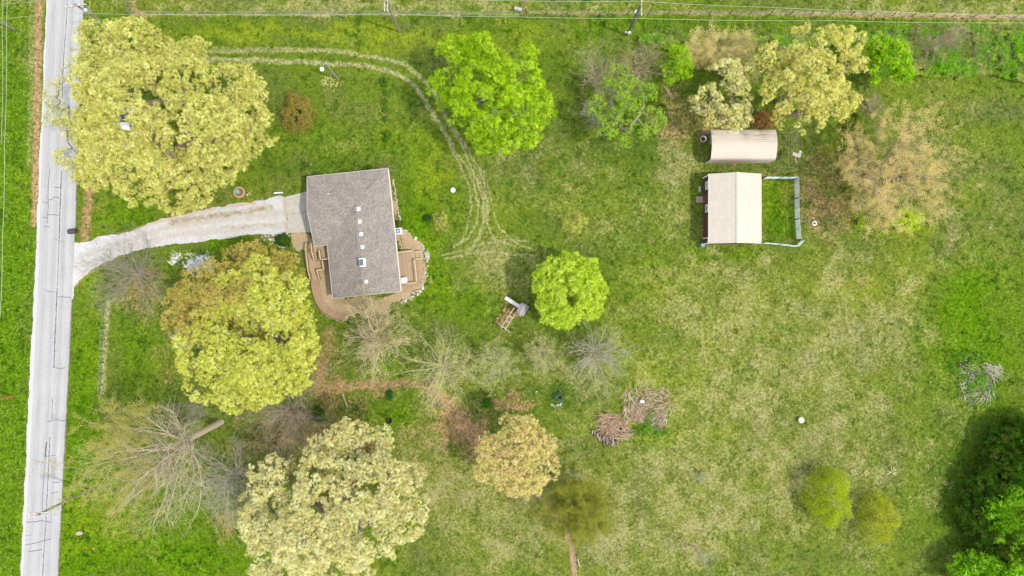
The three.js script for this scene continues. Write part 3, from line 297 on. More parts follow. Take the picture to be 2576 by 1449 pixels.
{ const p = hw(10.05, 8.05, 2.75); const t = thing('satellite_dish', 'grey blue satellite dish on the roof edge above the air conditioner', 'satellite dish', p, HOUSE_TURN);
  const pr = []; for (let i = 0; i <= 8; i++) pr.push(new THREE.Vector2(0.3 * i / 8, 0.09 * (i / 8) ** 2)); const g = new THREE.LatheGeometry(pr, 24); g.scale(1, 1, 0.85); g.rotateZ(0.7); g.translate(-0.4, 0.5, 0); part(t, 'dish', g, mat(new THREE.Color(0.2, 0.27, 0.33), 0.5, { side: THREE.DoubleSide })); part(t, 'mast', bar(new THREE.Vector3(0.15, 0.0, 0), new THREE.Vector3(-0.36, 0.48, 0), 0.025, 8), metalM); part(t, 'feed_arm', bar(new THREE.Vector3(-0.3, 0.42, 0), new THREE.Vector3(-0.75, 0.75, -0.1), 0.014, 6), metalM); part(t, 'receiver', bx(0.12, 0.08, 0.08, -0.76, 0.77, -0.1), mat(new THREE.Color(0.1, 0.14, 0.18))); }
{ const p = at(1018, 705.5, 0.75).setY(0.757); const t = thing('covered_grill', 'white cloth covered grill at the deck corner against the house', 'grill cover', p, HOUSE_TURN); part(t, 'cover', rbx(0.72, 0.95, 0.76, 0, 0.475, 0, 0.13), mat(new THREE.Color(0.66, 0.63, 0.57), 0.85)); part(t, 'cover_hem', rbx(0.76, 0.1, 0.8, 0, 0.06, 0, 0.04), mat(new THREE.Color(0.6, 0.57, 0.5), 0.9)); }
function stoneGeo(seed, w, h, d) { const r = rng(seed), g = new THREE.IcosahedronGeometry(0.5, 1), p = g.attributes.position; const k = [r() * 9, r() * 9, r() * 9]; for (let i = 0; i < p.count; i++) { const s = 0.75 + 0.5 * vn3(p.getX(i) * 2.2 + k[0], p.getY(i) * 2.2 + k[1], p.getZ(i) * 2.2 + k[2]); p.setXYZ(i, p.getX(i) * s * w, p.getY(i) * s * h, p.getZ(i) * s * d); } g.computeVertexNormals(); return g; }
const stoneG = [0, 1, 2, 3, 4, 5].map((i) => stoneGeo(40 + i, 1, 0.6, 0.75)), stoneMs = [[232, 220, 196], [214, 196, 164], [196, 190, 178], [238, 232, 218]].map((c) => mat(c, 0.95));
function stones(t, list, name = 'stone') { for (const [u, v, s] of list) { const o = part(t, name, stoneG[Math.floor(R0() * 6)], stoneMs[Math.floor(R0() * 4)]); o.position.copy(at(u, v, 0)).setY(s * 0.1); o.rotation.set((R0() - 0.5) * 0.3, R0() * 6.28, (R0() - 0.5) * 0.3); o.scale.setScalar(s); } }
{ const t = thing('rock_border', 'loose border of cream rocks around the back deck', 'rock border'); const L = []; const P = [[1058, 612], [1066, 628], [1074, 650], [1070, 680], [1066, 705], [1056, 728], [1040, 742], [1015, 757]]; const c = new THREE.CatmullRomCurve3(P.map(([u, v]) => new THREE.Vector3(u, 0, v))); for (let i = 0; i < 75; i++) { const q = c.getPoint(R0()); L.push([q.x + (R0() - 0.5) * 13, q.z + (R0() - 0.5) * 10, 0.18 + R0() * R0() * 0.4]); } L.push([1045, 600, 0.55], [1030, 588, 0.4]); stones(t, L); part(t, 'flagstone', slab([[1068, 634], [1081, 635], [1082, 650], [1077, 656], [1070, 650]].map(([u, v]) => at(u, v)), 0.02, 0.1), stoneMs[2]); }
{ const t = thing('stone_edging', 'line of small cream edging stones along the east house wall', 'stone edging'); const L = []; for (let i = 0; i < 34; i++) { const s = i / 34; L.push([988 + s * 21 + (R0() - 0.5) * 5, 452 + s * 116, 0.16 + R0() * 0.22]); } L.push([1020, 580, 0.3], [1026, 584, 0.25]); stones(t, L); }
{ const t = thing('paver_walk', 'square tan pavers leading from the apron to the deck', 'paver walk', HO, HOUSE_TURN); for (let i = 0; i < 6; i++) for (let k = 0; k < 2; k++) part(t, 'paver', rbx(0.42, 0.06, 0.42, -0.05 + k * 0.46 + (R0() - 0.5) * 0.03, 0.03, 5.65 + i * 0.46, 0.012), mat([206 + R0() * 14, 184 + R0() * 10, 150], 0.95)); }
const timberM = mat([150, 122, 98], 0.95);
{ const t = thing('timber_edging', 'weathered timber edging between drive lawn and shrub bed', 'garden edging'); const P = [[612, 668], [622, 650], [640, 614], [648, 603], [676, 598], [704, 595]].map(([u, v]) => at(u, v, 0).setY(0.09)); for (let i = 1; i < P.length; i++) part(t, 'timber', beam(P[i - 1], P[i], 0.2, 0.18), timberM); const Q = [[640, 610], [625, 643], [612, 664]].map(([u, v]) => at(u + 5, v, 0).setY(0.07)); for (let i = 1; i < Q.length; i++) part(t, 'timber', beam(Q[i - 1], Q[i], 0.16, 0.14), timberM); }
{ const t = thing('bed_edging', 'curved dark edging along the lower mulch bed', 'garden edging'); const P = [[781, 700], [785, 735], [800, 772], [832, 798], [862, 808]].map(([u, v]) => at(u, v, 0).setY(0.05)); const c = new THREE.CatmullRomCurve3(P).getSpacedPoints(12); for (let i = 1; i < c.length; i++) part(t, 'edging_piece', beam(c[i - 1], c[i], 0.07, 0.12), mat([112, 88, 70], 0.95)); }
{ const t = thing('stone_ring', 'low curved block ring around the dark shrub beside the drive', 'planter ring'); for (let i = 0; i < 14; i++) { const a = 0.9 + i / 14 * 4.0, c = at(712, 606), o = part(t, 'block', rbx(0.34, 0.22, 0.2, 0, 0.11, 0, 0.03), stoneMs[i % 2]); o.position.set(c.x + Math.cos(a) * 0.95, 0, c.z + Math.sin(a) * 0.85); o.rotation.y = -a + Math.PI / 2; } }
{ const c = at(603, 484); const t = thing('bird_bath_planter', 'octagonal pink block planter with a turquoise bowl in its middle', 'planter', c); for (let i = 0; i < 10; i++) { const a = i / 10 * 6.283; const o = part(t, 'block', rbx(0.42, 0.26, 0.2, 0, 0.13, 0, 0.03), mat([214 + (i % 3) * 8, 178, 146], 0.95)); o.position.set(Math.cos(a) * 0.64, 0, Math.sin(a) * 0.62); o.rotation.y = -a + Math.PI / 2; } part(t, 'soil', cyl(0.58, 0.58, 0.14, 0, 0.07, 0, 18), mat([160, 112, 92], 1)); part(t, 'pedestal', cyl(0.08, 0.13, 0.5, 0, 0.35, 0, 12), mat([150, 190, 170], 0.8)); const pr = [[0, 0.02], [0.2, 0.03], [0.27, 0.12], [0.29, 0.12], [0.22, 0], [0, -0.01]].map(([x, y]) => new THREE.Vector2(x, y)), g = new THREE.LatheGeometry(pr, 22); g.translate(0, 0.6, 0); part(t, 'bowl', g, mat([120, 214, 186], 0.5)); }
{ const t = thing('edging_stones', 'few pale broken stones beside the turquoise bowl planter', 'stones'); stones(t, [[627, 485, 0.25], [632, 480, 0.2], [622, 490, 0.3], [628, 489, 0.22]]); }
{ const a = at(690, 486, 0).setY(0.09), b = at(712, 484.5, 0).setY(0.09); single('white_pipe', bar(a, b, 0.08, 10), whiteM, 'short white plastic pipe lying on the lawn above the apron', 'pipe'); }
{ const t = thing('well_cap', 'round white well cap on the lawn inside the curving track', 'well cap', at(1140, 479)); part(t, 'casing', cyl(0.3, 0.32, 0.3, 0, 0.15, 0, 20), mat(new THREE.Color(0.35, 0.37, 0.38), 0.6)); part(t, 'lid', cyl(0.3, 0.33, 0.06, 0, 0.33, 0, 20), mat(new THREE.Color(0.62, 0.66, 0.68), 0.5)); part(t, 'lid_handle', cyl(0.04, 0.04, 0.05, 0, 0.38, 0, 8), metalM); }
{ const t = thing('hexagonal_cap', 'white six sided cap standing in the dry field by low weeds', 'ground cap', at(2012, 1055)); part(t, 'post', cyl(0.12, 0.14, 0.4, 0, 0.2, 0, 10), metalM); part(t, 'cap', cyl(0.36, 0.4, 0.2, 0, 0.5, 0, 6), whiteM); }
{ const t = thing('fire_barrel', 'open round black steel fire pit ring on the shaded lawn', 'fire pit', at(980, 1057.5)); const pr = [[0, 0.04], [0.3, 0.05], [0.31, 0.5], [0.35, 0.5], [0.34, 0], [0, 0]].map(([x, y]) => new THREE.Vector2(x, y)); part(t, 'drum', new THREE.LatheGeometry(pr, 24), mat(new THREE.Color(0.02, 0.018, 0.02), 0.8)); part(t, 'ash', cyl(0.28, 0.28, 0.05, 0, 0.08, 0, 18), mat(new THREE.Color(0.03, 0.026, 0.026), 1)); }
{ const t = thing('garden_chair', 'dark grey metal garden chair under the budding bare tree', 'chair', at(1108, 1017), 0.6); const m = mat(new THREE.Color(0.06, 0.08, 0.1), 0.5); part(t, 'seat', bx(0.5, 0.03, 0.5, 0, 0.43, 0), m); for (let i = 0; i < 5; i++) part(t, 'back_slat', bx(0.06, 0.5, 0.03, -0.2 + i * 0.1, 0.72, 0.26), m); part(t, 'back_rail', bx(0.54, 0.05, 0.05, 0, 0.98, 0.26), m); for (const [x, z] of [[-0.22, -0.22], [0.22, -0.22], [-0.22, 0.22], [0.22, 0.22]]) part(t, 'leg', bar(new THREE.Vector3(x * 1.1, 0, z * 1.1), new THREE.Vector3(x, 0.43, z), 0.018, 6), m); for (const s of [-1, 1]) part(t, 'armrest', bx(0.05, 0.03, 0.5, s * 0.27, 0.64, 0), m); }
{ const t = thing('mailbox', 'dark brown roadside mailbox on a post at the drive mouth', 'mailbox', at(200, 583.5), 0.1); const m = mat(new THREE.Color(0.045, 0.032, 0.034), 0.55); part(t, 'post', bx(0.16, 1.0, 0.16, 0.1, 0.5, 0), timberM); const s = new THREE.Shape(); s.moveTo(-0.3, 0); s.lineTo(0.3, 0); s.lineTo(0.3, 0.25); s.absarc(0, 0.25, 0.3, 0, Math.PI); s.lineTo(-0.3, 0); const g = new THREE.ExtrudeGeometry(s, { depth: 0.95, bevelEnabled: true, bevelSize: 0.02, bevelThickness: 0.02, bevelSegments: 2 }); g.rotateY(Math.PI / 2); g.translate(-0.62, 1.0, 0); part(t, 'box', g, m); part(t, 'door', bx(0.03, 0.44, 0.5, -0.66, 1.24, 0), m); part(t, 'flag', bx(0.2, 0.1, 0.015, 0.05, 1.5, -0.33), mat(new THREE.Color(0.4, 0.03, 0.03), 0.5)); part(t, 'bracket', bx(0.7, 0.06, 0.3, -0.15, 0.96, 0), timberM); }
// ---------------------------------------------------------------- barn, shed, pen
const barnRoofM = new THREE.MeshStandardMaterial({ map: tex(128, 128, (i, j) => { const n = 0.35 * tvn(i / 16, j / 16, 8) + 0.45 * tvn(i / 20.48, j / 2, 64) * 1 + 0.2 * hsh(i, j), l = 1 + (n - 0.5) * 0.13; return [e8(236 * l), e8(223 * l), e8(204 * l)]; }, true, 1 / 3.4, 1 / 3.4), roughness: 0.55 });
const redM = (() => { const t = tex(128, 64, (i, j) => { const c = i % 16, l = (c < 2 ? 0.55 : 1) * (0.9 + 0.2 * hsh(i, j)); return [e8(118 * l), e8(60 * l), e8(48 * l)]; }, true, 1 / 1.6, 1); return new THREE.MeshStandardMaterial({ map: t, roughness: 0.8 }); })();
// ribbed sheet: profile across z, run along x (slope length)
function ribbed(len, run, pitch, rib = 0.03, th = 0.02) { const s = new THREE.Shape(); s.moveTo(0, -th); s.lineTo(0, 0); const n = Math.floor(run / pitch); for (let i = 0; i < n; i++) { const z = (i + 0.5) * run / n; s.lineTo(z - 0.035, 0); s.lineTo(z - 0.018, rib); s.lineTo(z + 0.018, rib); s.lineTo(z + 0.035, 0); } s.lineTo(run, 0); s.lineTo(run, -th); s.closePath(); const g = new THREE.ExtrudeGeometry(s, { depth: len, bevelEnabled: false }); g.rotateY(-Math.PI / 2); g.scale(-1, 1, 1); const ix = g.index; if (ix) { for (let i = 0; i < ix.count; i += 3) { const a = ix.getX(i); ix.setX(i, ix.getX(i + 1)); ix.setX(i + 1, a); } } else { for (const k of ['position', 'normal', 'uv']) { const A = g.attributes[k], m = A.itemSize; for (let i = 0; i < A.count; i += 3) for (let c = 0; c < m; c++) { const a = A.array[i * m + c]; A.array[i * m + c] = A.array[(i + 1) * m + c]; A.array[(i + 1) * m + c] = a; } } } g.computeVertexNormals(); return g; }
{
  const x0 = 25.2, x1 = 31.75, xm = 28.4, z0 = -14.5, z1 = -5.76, he = 2.9, hr = 4.1;
  const b = thing('barn', 'red sided barn with a ribbed cream metal gable roof', 'barn', new THREE.Vector3(x0, 0, z0));
  const W = x1 - x0, L = z1 - z0, M = xm - x0;
  const wl = (w, h, x, y, z, ry) => { const g = new THREE.BoxGeometry(w, h, 0.1); const U = g.attributes.uv; for (let k = 0; k < U.count; k++) U.setXY(k, U.getX(k) * w, U.getY(k) * h); const o = part(b, 'wall', g, redM); o.position.set(x, y, z); o.rotation.y = ry; };
  wl(L - 0.2, he - 0.08, 0.05, he / 2 - 0.04, L / 2, Math.PI / 2); wl(L - 0.2, he - 0.08, W - 0.05, he / 2 - 0.04, L / 2, Math.PI / 2); wl(W - 0.2, he - 0.08, W / 2, he / 2 - 0.04, 0.05, 0); wl(W - 0.2, he - 0.08, W / 2, he / 2 - 0.04, L - 0.05, 0);
  for (const z of [0.03, L - 0.12]) { const s = new THREE.Shape([[0.1, 0], [W - 0.1, 0], [M, hr - he - 0.08]].map(([x, y]) => new THREE.Vector2(x, y))); const g = new THREE.ExtrudeGeometry(s, { depth: 0.09, bevelEnabled: false }); g.translate(0, he - 0.08, z); part(b, 'gable_wall', g, redM); }
  for (const [x, z] of [[0.02, 0.02], [W - 0.02, 0.02], [0.02, L - 0.02], [W - 0.02, L - 0.02]]) part(b, 'corner_trim', bx(0.14, he - 0.06, 0.14, x, he / 2 - 0.03, z), whiteM);
  const an1 = Math.atan2(hr - he, M), an2 = Math.atan2(hr - he, W - M), l1 = Math.hypot(hr - he, M) + 0.1, l2 = Math.hypot(hr - he, W - M) + 0.1;
  const A = part(b, 'roof_slope', ribbed(l1, L + 0.16, 0.22), barnRoofM); A.position.set(M, hr + 0.02, -0.08); A.rotation.z = an1; A.rotation.order = 'ZYX'; A.scale.x = -1;
  const B = part(b, 'roof_slope', ribbed(l2, L + 0.16, 0.22), barnRoofM); B.position.set(M, hr + 0.02, -0.08); B.rotation.z = -an2;
  for (const s of [-1, 1]) { const g = bx(0.22, 0.02, L + 0.2, s * 0.1, 0, L / 2); g.rotateZ(0); const o = part(b, 'ridge_cap', g, barnRoofM); o.position.set(M, hr + 0.075, 0); o.rotation.z = -s * 0.34; }
  part(b, 'eave_trim', bx(0.04, 0.16, L + 0.16, -0.1, he - 0.1, L / 2), whiteM); part(b, 'eave_trim', bx(0.04, 0.16, L + 0.16, W + 0.08, he - 0.1, L / 2), whiteM);
  for (const v of [1.25, 4.2]) window_(b, 1.0, 0.95, -0.04, 1.75, v, -Math.PI / 2);
  const d = part(b, 'door', bx(0.06, 2.0, 0.9, -0.04, 1.05, 2.9), mat(new THREE.Color(0.11, 0.035, 0.028), 0.7)); part(d, 'door_trim', merged([bx(0.07, 0.07, 1.04, -0.05, 2.09, 2.9), bx(0.07, 2.0, 0.06, -0.05, 1.05, 2.41), bx(0.07, 2.0, 0.06, -0.05, 1.05, 3.39)]), mat([150, 84, 70], 0.8)); part(d, 'handle', cyl(0.03, 0.03, 0.08, -0.1, 1.0, 3.25, 8), metalM);
  const pd = part(b, 'stall_door', merged([bx(0.06, 0.09, 0.62, -0.05, 2.35, L - 0.44), bx(0.06, 2.3, 0.09, -0.05, 1.2, L - 0.72)]), whiteM);
}
single('concrete_step', rbx(0.95, 0.2, 0.85, 0, 0.1, 0, 0.03).translate(24.72, 0, -11.65), mat([196, 170, 150], 0.95), 'square pinkish concrete step at the barn door', 'doorstep');
{ const t = thing('rain_barrel', 'pale blue barrel at the lower left barn corner', 'barrel', new THREE.Vector3(24.95, 0, -5.6)); const pr = [[0, 0], [0.24, 0], [0.3, 0.2], [0.31, 0.45], [0.3, 0.7], [0.24, 0.88], [0.22, 0.86], [0, 0.84]].map(([x, y]) => new THREE.Vector2(x, y)); part(t, 'drum', new THREE.LatheGeometry(pr, 20), mat([130, 176, 190], 0.5)); part(t, 'hoop', cyl(0.315, 0.315, 0.04, 0, 0.45, 0, 20), mat([100, 140, 156], 0.5)); }
single('feed_pan', rbx(0.3, 0.3, 0.75, 0, 0.15, 0, 0.05).translate(24.7, 0, -13.0), mat([206, 200, 190], 0.8), 'small pale trough against the barn wall near the upper window', 'trough');
{
  const x0 = 25.45, x1 = 33.8, z0 = -20.35, z1 = -16.45, b = thing('metal_carport', 'open ended carport with a rounded cream ribbed metal roof', 'carport', new THREE.Vector3(x0, 0, z0)), L = x1 - x0, W = z1 - z0;
  const prof = [[W + 0.0, 0.1], [W, 1.5], [W - 0.02, 2.2], [W - 0.12, 2.5], [W - 0.35, 2.68], [W / 2, 3.1], [0.35, 2.68], [0.12, 2.5], [0.02, 2.2], [0, 1.5], [0, 0.1]];
  const c = new THREE.CatmullRomCurve3(prof.map(([z, y]) => new THREE.Vector3(0, y, z)), false, 'centripetal').getSpacedPoints(150);
  const pos = [], uv = [], ix = []; let s = 0; for (let i = 0; i < c.length; i++) { if (i) s += c[i].distanceTo(c[i - 1]); const p = c[i], q = c[Math.min(i + 1, c.length - 1)], r = c[Math.max(0, i - 1)], ny = -(q.z - r.z), nz = (q.y - r.y), nl = Math.hypot(ny, nz), rib = (i % 5 === 0 ? 0.01 : 0.03); for (const [x, d] of [[0, rib], [L, rib], [0, rib - 0.05], [L, rib - 0.05]]) { pos.push(x, p.y + ny / nl * d, p.z + nz / nl * d); uv.push(x, s); } if (i) { const k = i * 4; ix.push(k - 4, k - 3, k, k - 3, k + 1, k, k - 2, k + 2, k - 1, k - 1, k + 2, k + 3, k - 4, k, k - 2, k, k + 2, k - 2, k - 3, k - 1, k + 1, k + 1, k - 1, k + 3); } }
  const g = new THREE.BufferGeometry(); g.setAttribute('position', new THREE.Float32BufferAttribute(pos, 3)); g.setAttribute('uv', new THREE.Float32BufferAttribute(uv, 2)); g.setIndex(ix); const gg = g.toNonIndexed(); gg.computeVertexNormals();
  const stain = tex(512, 256, (i, j) => { const x = i / 512, y = j / 256, d = tvn(x * 10, y * 60, 20) * 0.5 + tvn(x * 3, y * 40, 6) * 0.5, up = sst(0.38, 0.72, y) * (0.35 + 0.65 * sst(0.35, 0.65, tvn(x * 4, y * 3, 4))) * (0.4 + 0.6 * Math.abs(x - 0.42) * 2), row = 0.5 + 0.5 * Math.cos(y * 36 * 6.283), k = clamp(up * (0.2 + row * 0.8) * sst(0.25, 0.7, d) * 1.25), c = mix3([234, 219, 200], [164, 138, 106], k), l = 0.98 + 0.04 * hsh(i, j); return [e8(c[0] * l), e8(c[1] * l), e8(c[2] * l)]; }, true, 1 / 8.35, 1 / 9.2);
  part(b, 'roof', gg, new THREE.MeshStandardMaterial({ map: stain, roughness: 0.6, side: THREE.DoubleSide }));
  for (let i = 0; i < 5; i++) { const x = 0.12 + i * (L - 0.24) / 4, cc = c.filter((_, k) => k % 10 === 0).map((p) => new THREE.Vector3(x, p.y * 0.97, W / 2 + (p.z - W / 2) * 0.965)); part(b, 'hoop_frame', new THREE.TubeGeometry(new THREE.CatmullRomCurve3(cc), 30, 0.035, 5), galvM); }
  const sh = new THREE.Shape([[0.25, 2.2], [W / 2, 2.95], [W / 2, 2.2]].map(([z, y]) => new THREE.Vector2(z, y))), pg = new THREE.ExtrudeGeometry(sh, { depth: 0.04, bevelEnabled: false }); pg.rotateY(-Math.PI / 2); pg.translate(0.06, 0, 0); part(b, 'gable_panel', pg, mat([170, 180, 184], 0.6));
}
{ const t = thing('round_tub', 'white rimmed dark tub just outside the carport mouth', 'tub', new THREE.Vector3(25.15, 0, -19.6)); const pr = [[0, 0.05], [0.3, 0.05], [0.36, 0.4], [0.42, 0.4], [0.36, 0], [0, 0]].map(([x, y]) => new THREE.Vector2(x, y)); part(t, 'tub_wall', new THREE.LatheGeometry(pr, 22), whiteM); part(t, 'contents', cyl(0.31, 0.31, 0.08, 0, 0.12, 0, 18), mat(new THREE.Color(0.12, 0.02, 0.015), 0.9)); }
{
  const t = thing('corral_fence', 'grey tube panel fence enclosing the grassy pen behind the barn', 'fence');
  const P = [[1917, 449.5], [1958, 450], [1998, 450], [1998, 501], [1999, 553], [2003.5, 604]].map(([u, v]) => at(u, v)), Q = [[1913, 612], [1957, 616], [2001, 621]].map(([u, v]) => at(u, v));
  const panel = (p, q, tilt = 0) => { const g = new THREE.Group(); g.name = 'panel'; t.add(g); const h = 1.5, up = (v, y) => v.clone().setY(y); for (let i = 0; i < 6; i++) part(g, 'rail', bar(up(p, 0.25 + i * 0.25), up(q, 0.25 + i * 0.25), 0.026, 7), galvM); for (const s of [0.01, 0.5, 0.99]) { const c = p.clone().lerp(q, s); part(g, 'upright', bar(up(c, 0.05), up(c, h + 0.02), 0.028, 7), galvM); } };
  for (let i = 1; i < P.length; i++) panel(P[i - 1], P[i].clone().lerp(P[i - 1], 0.02)); for (let i = 1; i < Q.length; i++) panel(Q[i - 1], Q[i].clone().lerp(Q[i - 1], 0.02));
  for (const p of [...P, ...Q]) part(t, 'post', cyl(0.05, 0.05, 1.55, p.x, 0.77, p.z, 8), mat([90, 96, 92], 0.8));
  const g = thing('pen_gate', 'short grey tube gate ajar at the lower pen corner', 'gate'); const a = at(2001, 620), e = at(2014, 606); for (let i = 0; i < 5; i++) part(g, 'rail', bar(a.clone().setY(0.25 + i * 0.26), e.clone().setY(0.25 + i * 0.26), 0.026, 7), galvM); for (const q of [a, e]) part(g, 'upright', bar(q.clone().setY(0.05), q.clone().setY(1.35), 0.03, 7), galvM);
}
{ const t = thing('dog_kennel', 'chain link dog run of thin pipes beside the carport', 'kennel'); const c = (u, v, y) => at(u, v).setY(y), m = mat([140, 150, 142], 0.6); const A = [[1943, 342], [1990, 342], [1990, 427], [1943, 427]]; for (let i = 0; i < 4; i++) { const a = A[i], b = A[(i + 1) % 4]; part(t, 'rail', bar(c(...a, 1.8), c(...b, 1.8), 0.016, 6), m); part(t, 'rail', bar(c(...a, 0.08), c(...b, 0.08), 0.012, 6), m); part(t, 'post', bar(c(...a, 0), c(...a, 1.82), 0.02, 6), m); const n = Math.round(c(...a, 0).distanceTo(c(...b, 0)) / 0.45), w = new Wood(); for (let k = 0; k < n; k++) { const p = c(...a, 0.1).lerp(c(...b, 0.1), k / n), q = c(...a, 1.78).lerp(c(...b, 1.78), Math.min(1, (k + 3) / n)), p2 = c(...a, 1.78).lerp(c(...b, 1.78), k / n), q2 = c(...a, 0.1).lerp(c(...b, 0.1), Math.min(1, (k + 3) / n)); w.tube(p, q, 0.002, 0.002, 3); w.tube(p2, q2, 0.002, 0.002, 3); } const o = part(t, 'chain_link_mesh', w.geo(), m); o.userData.kind = 'stuff'; } part(t, 'ridge_rail', bar(c(1969, 342, 2.15), c(1969, 427, 2.15), 0.016, 6), m); for (const v of [342, 370, 399, 427]) { part(t, 'rafter', bar(c(1969, v, 2.15), c(1990, v, 1.8), 0.01, 6), m); part(t, 'rafter', bar(c(1969, v, 2.15), c(1943, v, 1.8), 0.01, 6), m); } }
{ const t = thing('broken_backboard', 'weathered L shaped board on a bent pale post by the kennel', 'backboard', at(1993, 418)); const h = 2.7, P = [[1994.4, 382], [2008.6, 386.7], [2011.6, 377.3], [2018.1, 380.2], [2012.8, 397.4], [1993.8, 390.9]].map(([u, v]) => at(u, v, h).setY(0).sub(t.position)); part(t, 'board', slab(P, h - 0.03, h + 0.03), mat([204, 192, 178], 0.9)); const e = at(2001, 393, h - 0.05).sub(t.position); part(t, 'post', merged([bar(new THREE.Vector3(), new THREE.Vector3(e.x * 0.25, 1.6, e.z * 0.15), 0.06, 8), bar(new THREE.Vector3(e.x * 0.25, 1.6, e.z * 0.15), e, 0.055, 8)]), mat([206, 190, 164], 0.8)); }
{ const t = thing('tyre_ring', 'white painted ring lying right of the pen', 'ring', at(2048.5, 562)); const g = new THREE.TorusGeometry(0.24, 0.065, 10, 26); g.rotateX(Math.PI / 2); g.translate(0, 0.07, 0); part(t, 'rim', g, whiteM); part(t, 'hub_disc', cyl(0.1, 0.1, 0.05, 0.02, 0.04, 0, 12), mat([150, 130, 110], 0.9)); }
{ const t = thing('power_cord', 'thin pale wire running from the pen to the ring', 'wire'); const c = new THREE.CatmullRomCurve3([[2004, 552], [2018, 556], [2030, 554], [2042, 561]].map(([u, v]) => at(u, v, 0).setY(0.04))); part(t, 'strand', new THREE.TubeGeometry(c, 24, 0.025, 5), mat([190, 180, 150], 0.8)); }
// ---------------------------------------------------------------- swing set
{ const t = thing('swing_set', 'wooden swing frame with shingled tower roof and white slide', 'swing set'); const q = (px, py, y) => at(1236.5 + px / 10.547, 721.3 + py / 10.547, y); const wm = mat([224, 206, 180], 0.85), gm = mat([186, 180, 168], 0.95);
  const tower = new THREE.Group(); tower.name = 'tower'; t.add(tower); const C = [[800, 415], [990, 520], [835, 785], [665, 680]];
  const rp = C.map(([x, y]) => q(x, y, 2.5)); const r0 = rp[0].clone().lerp(rp[1], 0.5).setY(2.95), r1 = rp[3].clone().lerp(rp[2], 0.5).setY(2.95);
  const rowN = 7; for (const [p, s, ra, rb] of [[rp[0], rp[3], r0, r1], [rp[1], rp[2], r0, r1]]) for (let i = 0; i < rowN; i++) { const a = p.clone().lerp(ra, i / rowN), b = s.clone().lerp(rb, i / rowN), c = p.clone().lerp(ra, (i + 1) / rowN), d = s.clone().lerp(rb, (i + 1) / rowN); const cx = a.clone().add(b).add(c).add(d).multiplyScalar(0.25); part(tower, 'roof_board', beam(a.clone().lerp(c, 0.5).setY(cx.y + (R0() - 0.5) * 0.02), b.clone().lerp(d, 0.5).setY(cx.y + (R0() - 0.5) * 0.02), 0.185, 0.035), mat([178 + R0() * 34, 172 + R0() * 34, 164 + R0() * 30], 0.95)); }
  const inn = C.map(([x, y]) => [828 + (x - 828) * 0.8, 600 + (y - 600) * 0.8]); for (const [x, y] of inn) part(tower, 'post', bar(q(x, y, 0), q(x, y, 2.55), 0.055, 6), wm); part(tower, 'platform', slab(inn.map(([x, y]) => q(x, y, 1.3)), 1.22, 1.3), gm); for (let i = 0; i < 4; i++) { const a = inn[i], b = inn[(i + 1) % 4]; part(tower, 'rail', beam(q(...a, 1.9), q(...b, 1.9), 0.04, 0.12), wm); }
  part(tower, 'low_shelf', slab([[690, 745], [720, 715], [800, 765], [770, 800]].map(([x, y]) => q(x, y, 1.2)), 1.1, 1.16), gm);
  const s0 = q(735, 522, 1.3), s1 = q(365, 290, 0.2), sl = new THREE.Group(); sl.name = 'slide'; t.add(sl); part(sl, 'chute', beam(s0, s1, 0.42, 0.04), mat(new THREE.Color(0.6, 0.58, 0.54), 0.4)); const off = new THREE.Vector3().subVectors(s1, s0).cross(new THREE.Vector3(0, 1, 0)).normalize().multiplyScalar(0.22); for (const k of [-1, 1]) part(sl, 'side_wall', beam(s0.clone().addScaledVector(off, k).add(new THREE.Vector3(0, 0.06, 0)), s1.clone().addScaledVector(off, k).add(new THREE.Vector3(0, 0.06, 0)), 0.04, 0.14), mat(new THREE.Color(0.55, 0.54, 0.52), 0.5));
  const b1 = [q(600, 560, 2.2), q(255, 1090, 2.2)], b2 = [q(655, 680, 2.2), q(355, 1150, 2.2)]; for (const b of [b1, b2]) part(t, 'beam', beam(b[0], b[1], 0.09, 0.14), wm); for (const [a, b] of [[[470, 765], [565, 830]], [[385, 895], [475, 945]], [[280, 1055], [375, 1110]]]) part(t, 'cross_beam', beam(q(...a, 2.26), q(...b, 2.26), 0.12, 0.08), wm);
  for (const [a, b] of [[[165, 965], [255, 1085]], [[490, 1200], [355, 1145]]]) part(t, 'leg', bar(q(...a, 0), q(...b, 2.2), 0.05, 6), wm); part(t, 'foot_rail', beam(q(165, 965, 0.4), q(490, 1200, 0.4), 0.06, 0.1), wm); part(t, 'leg', bar(q(610, 590, 0), b1[0], 0.05, 6), wm);
  const rope = mat([120, 110, 90], 0.9); for (const s of [0.3, 0.62]) { const c = b1[0].clone().lerp(b1[1], s).lerp(b2[0].clone().lerp(b2[1], s), 0.5), g = new THREE.Group(); g.name = 'swing'; t.add(g); part(g, 'swing_seat', bx(0.45, 0.03, 0.18, c.x, 0.5, c.z, -0.99), mat([120, 80, 60], 0.8)); const dx = new THREE.Vector3(0.19, 0, 0.29).normalize().multiplyScalar(0.22); for (const k of [-1, 1]) part(g, 'chain', bar(c.clone().setY(0.5).addScaledVector(dx, k), c.clone().setY(2.18).addScaledVector(dx, k * 0.3), 0.012, 4), rope); } }
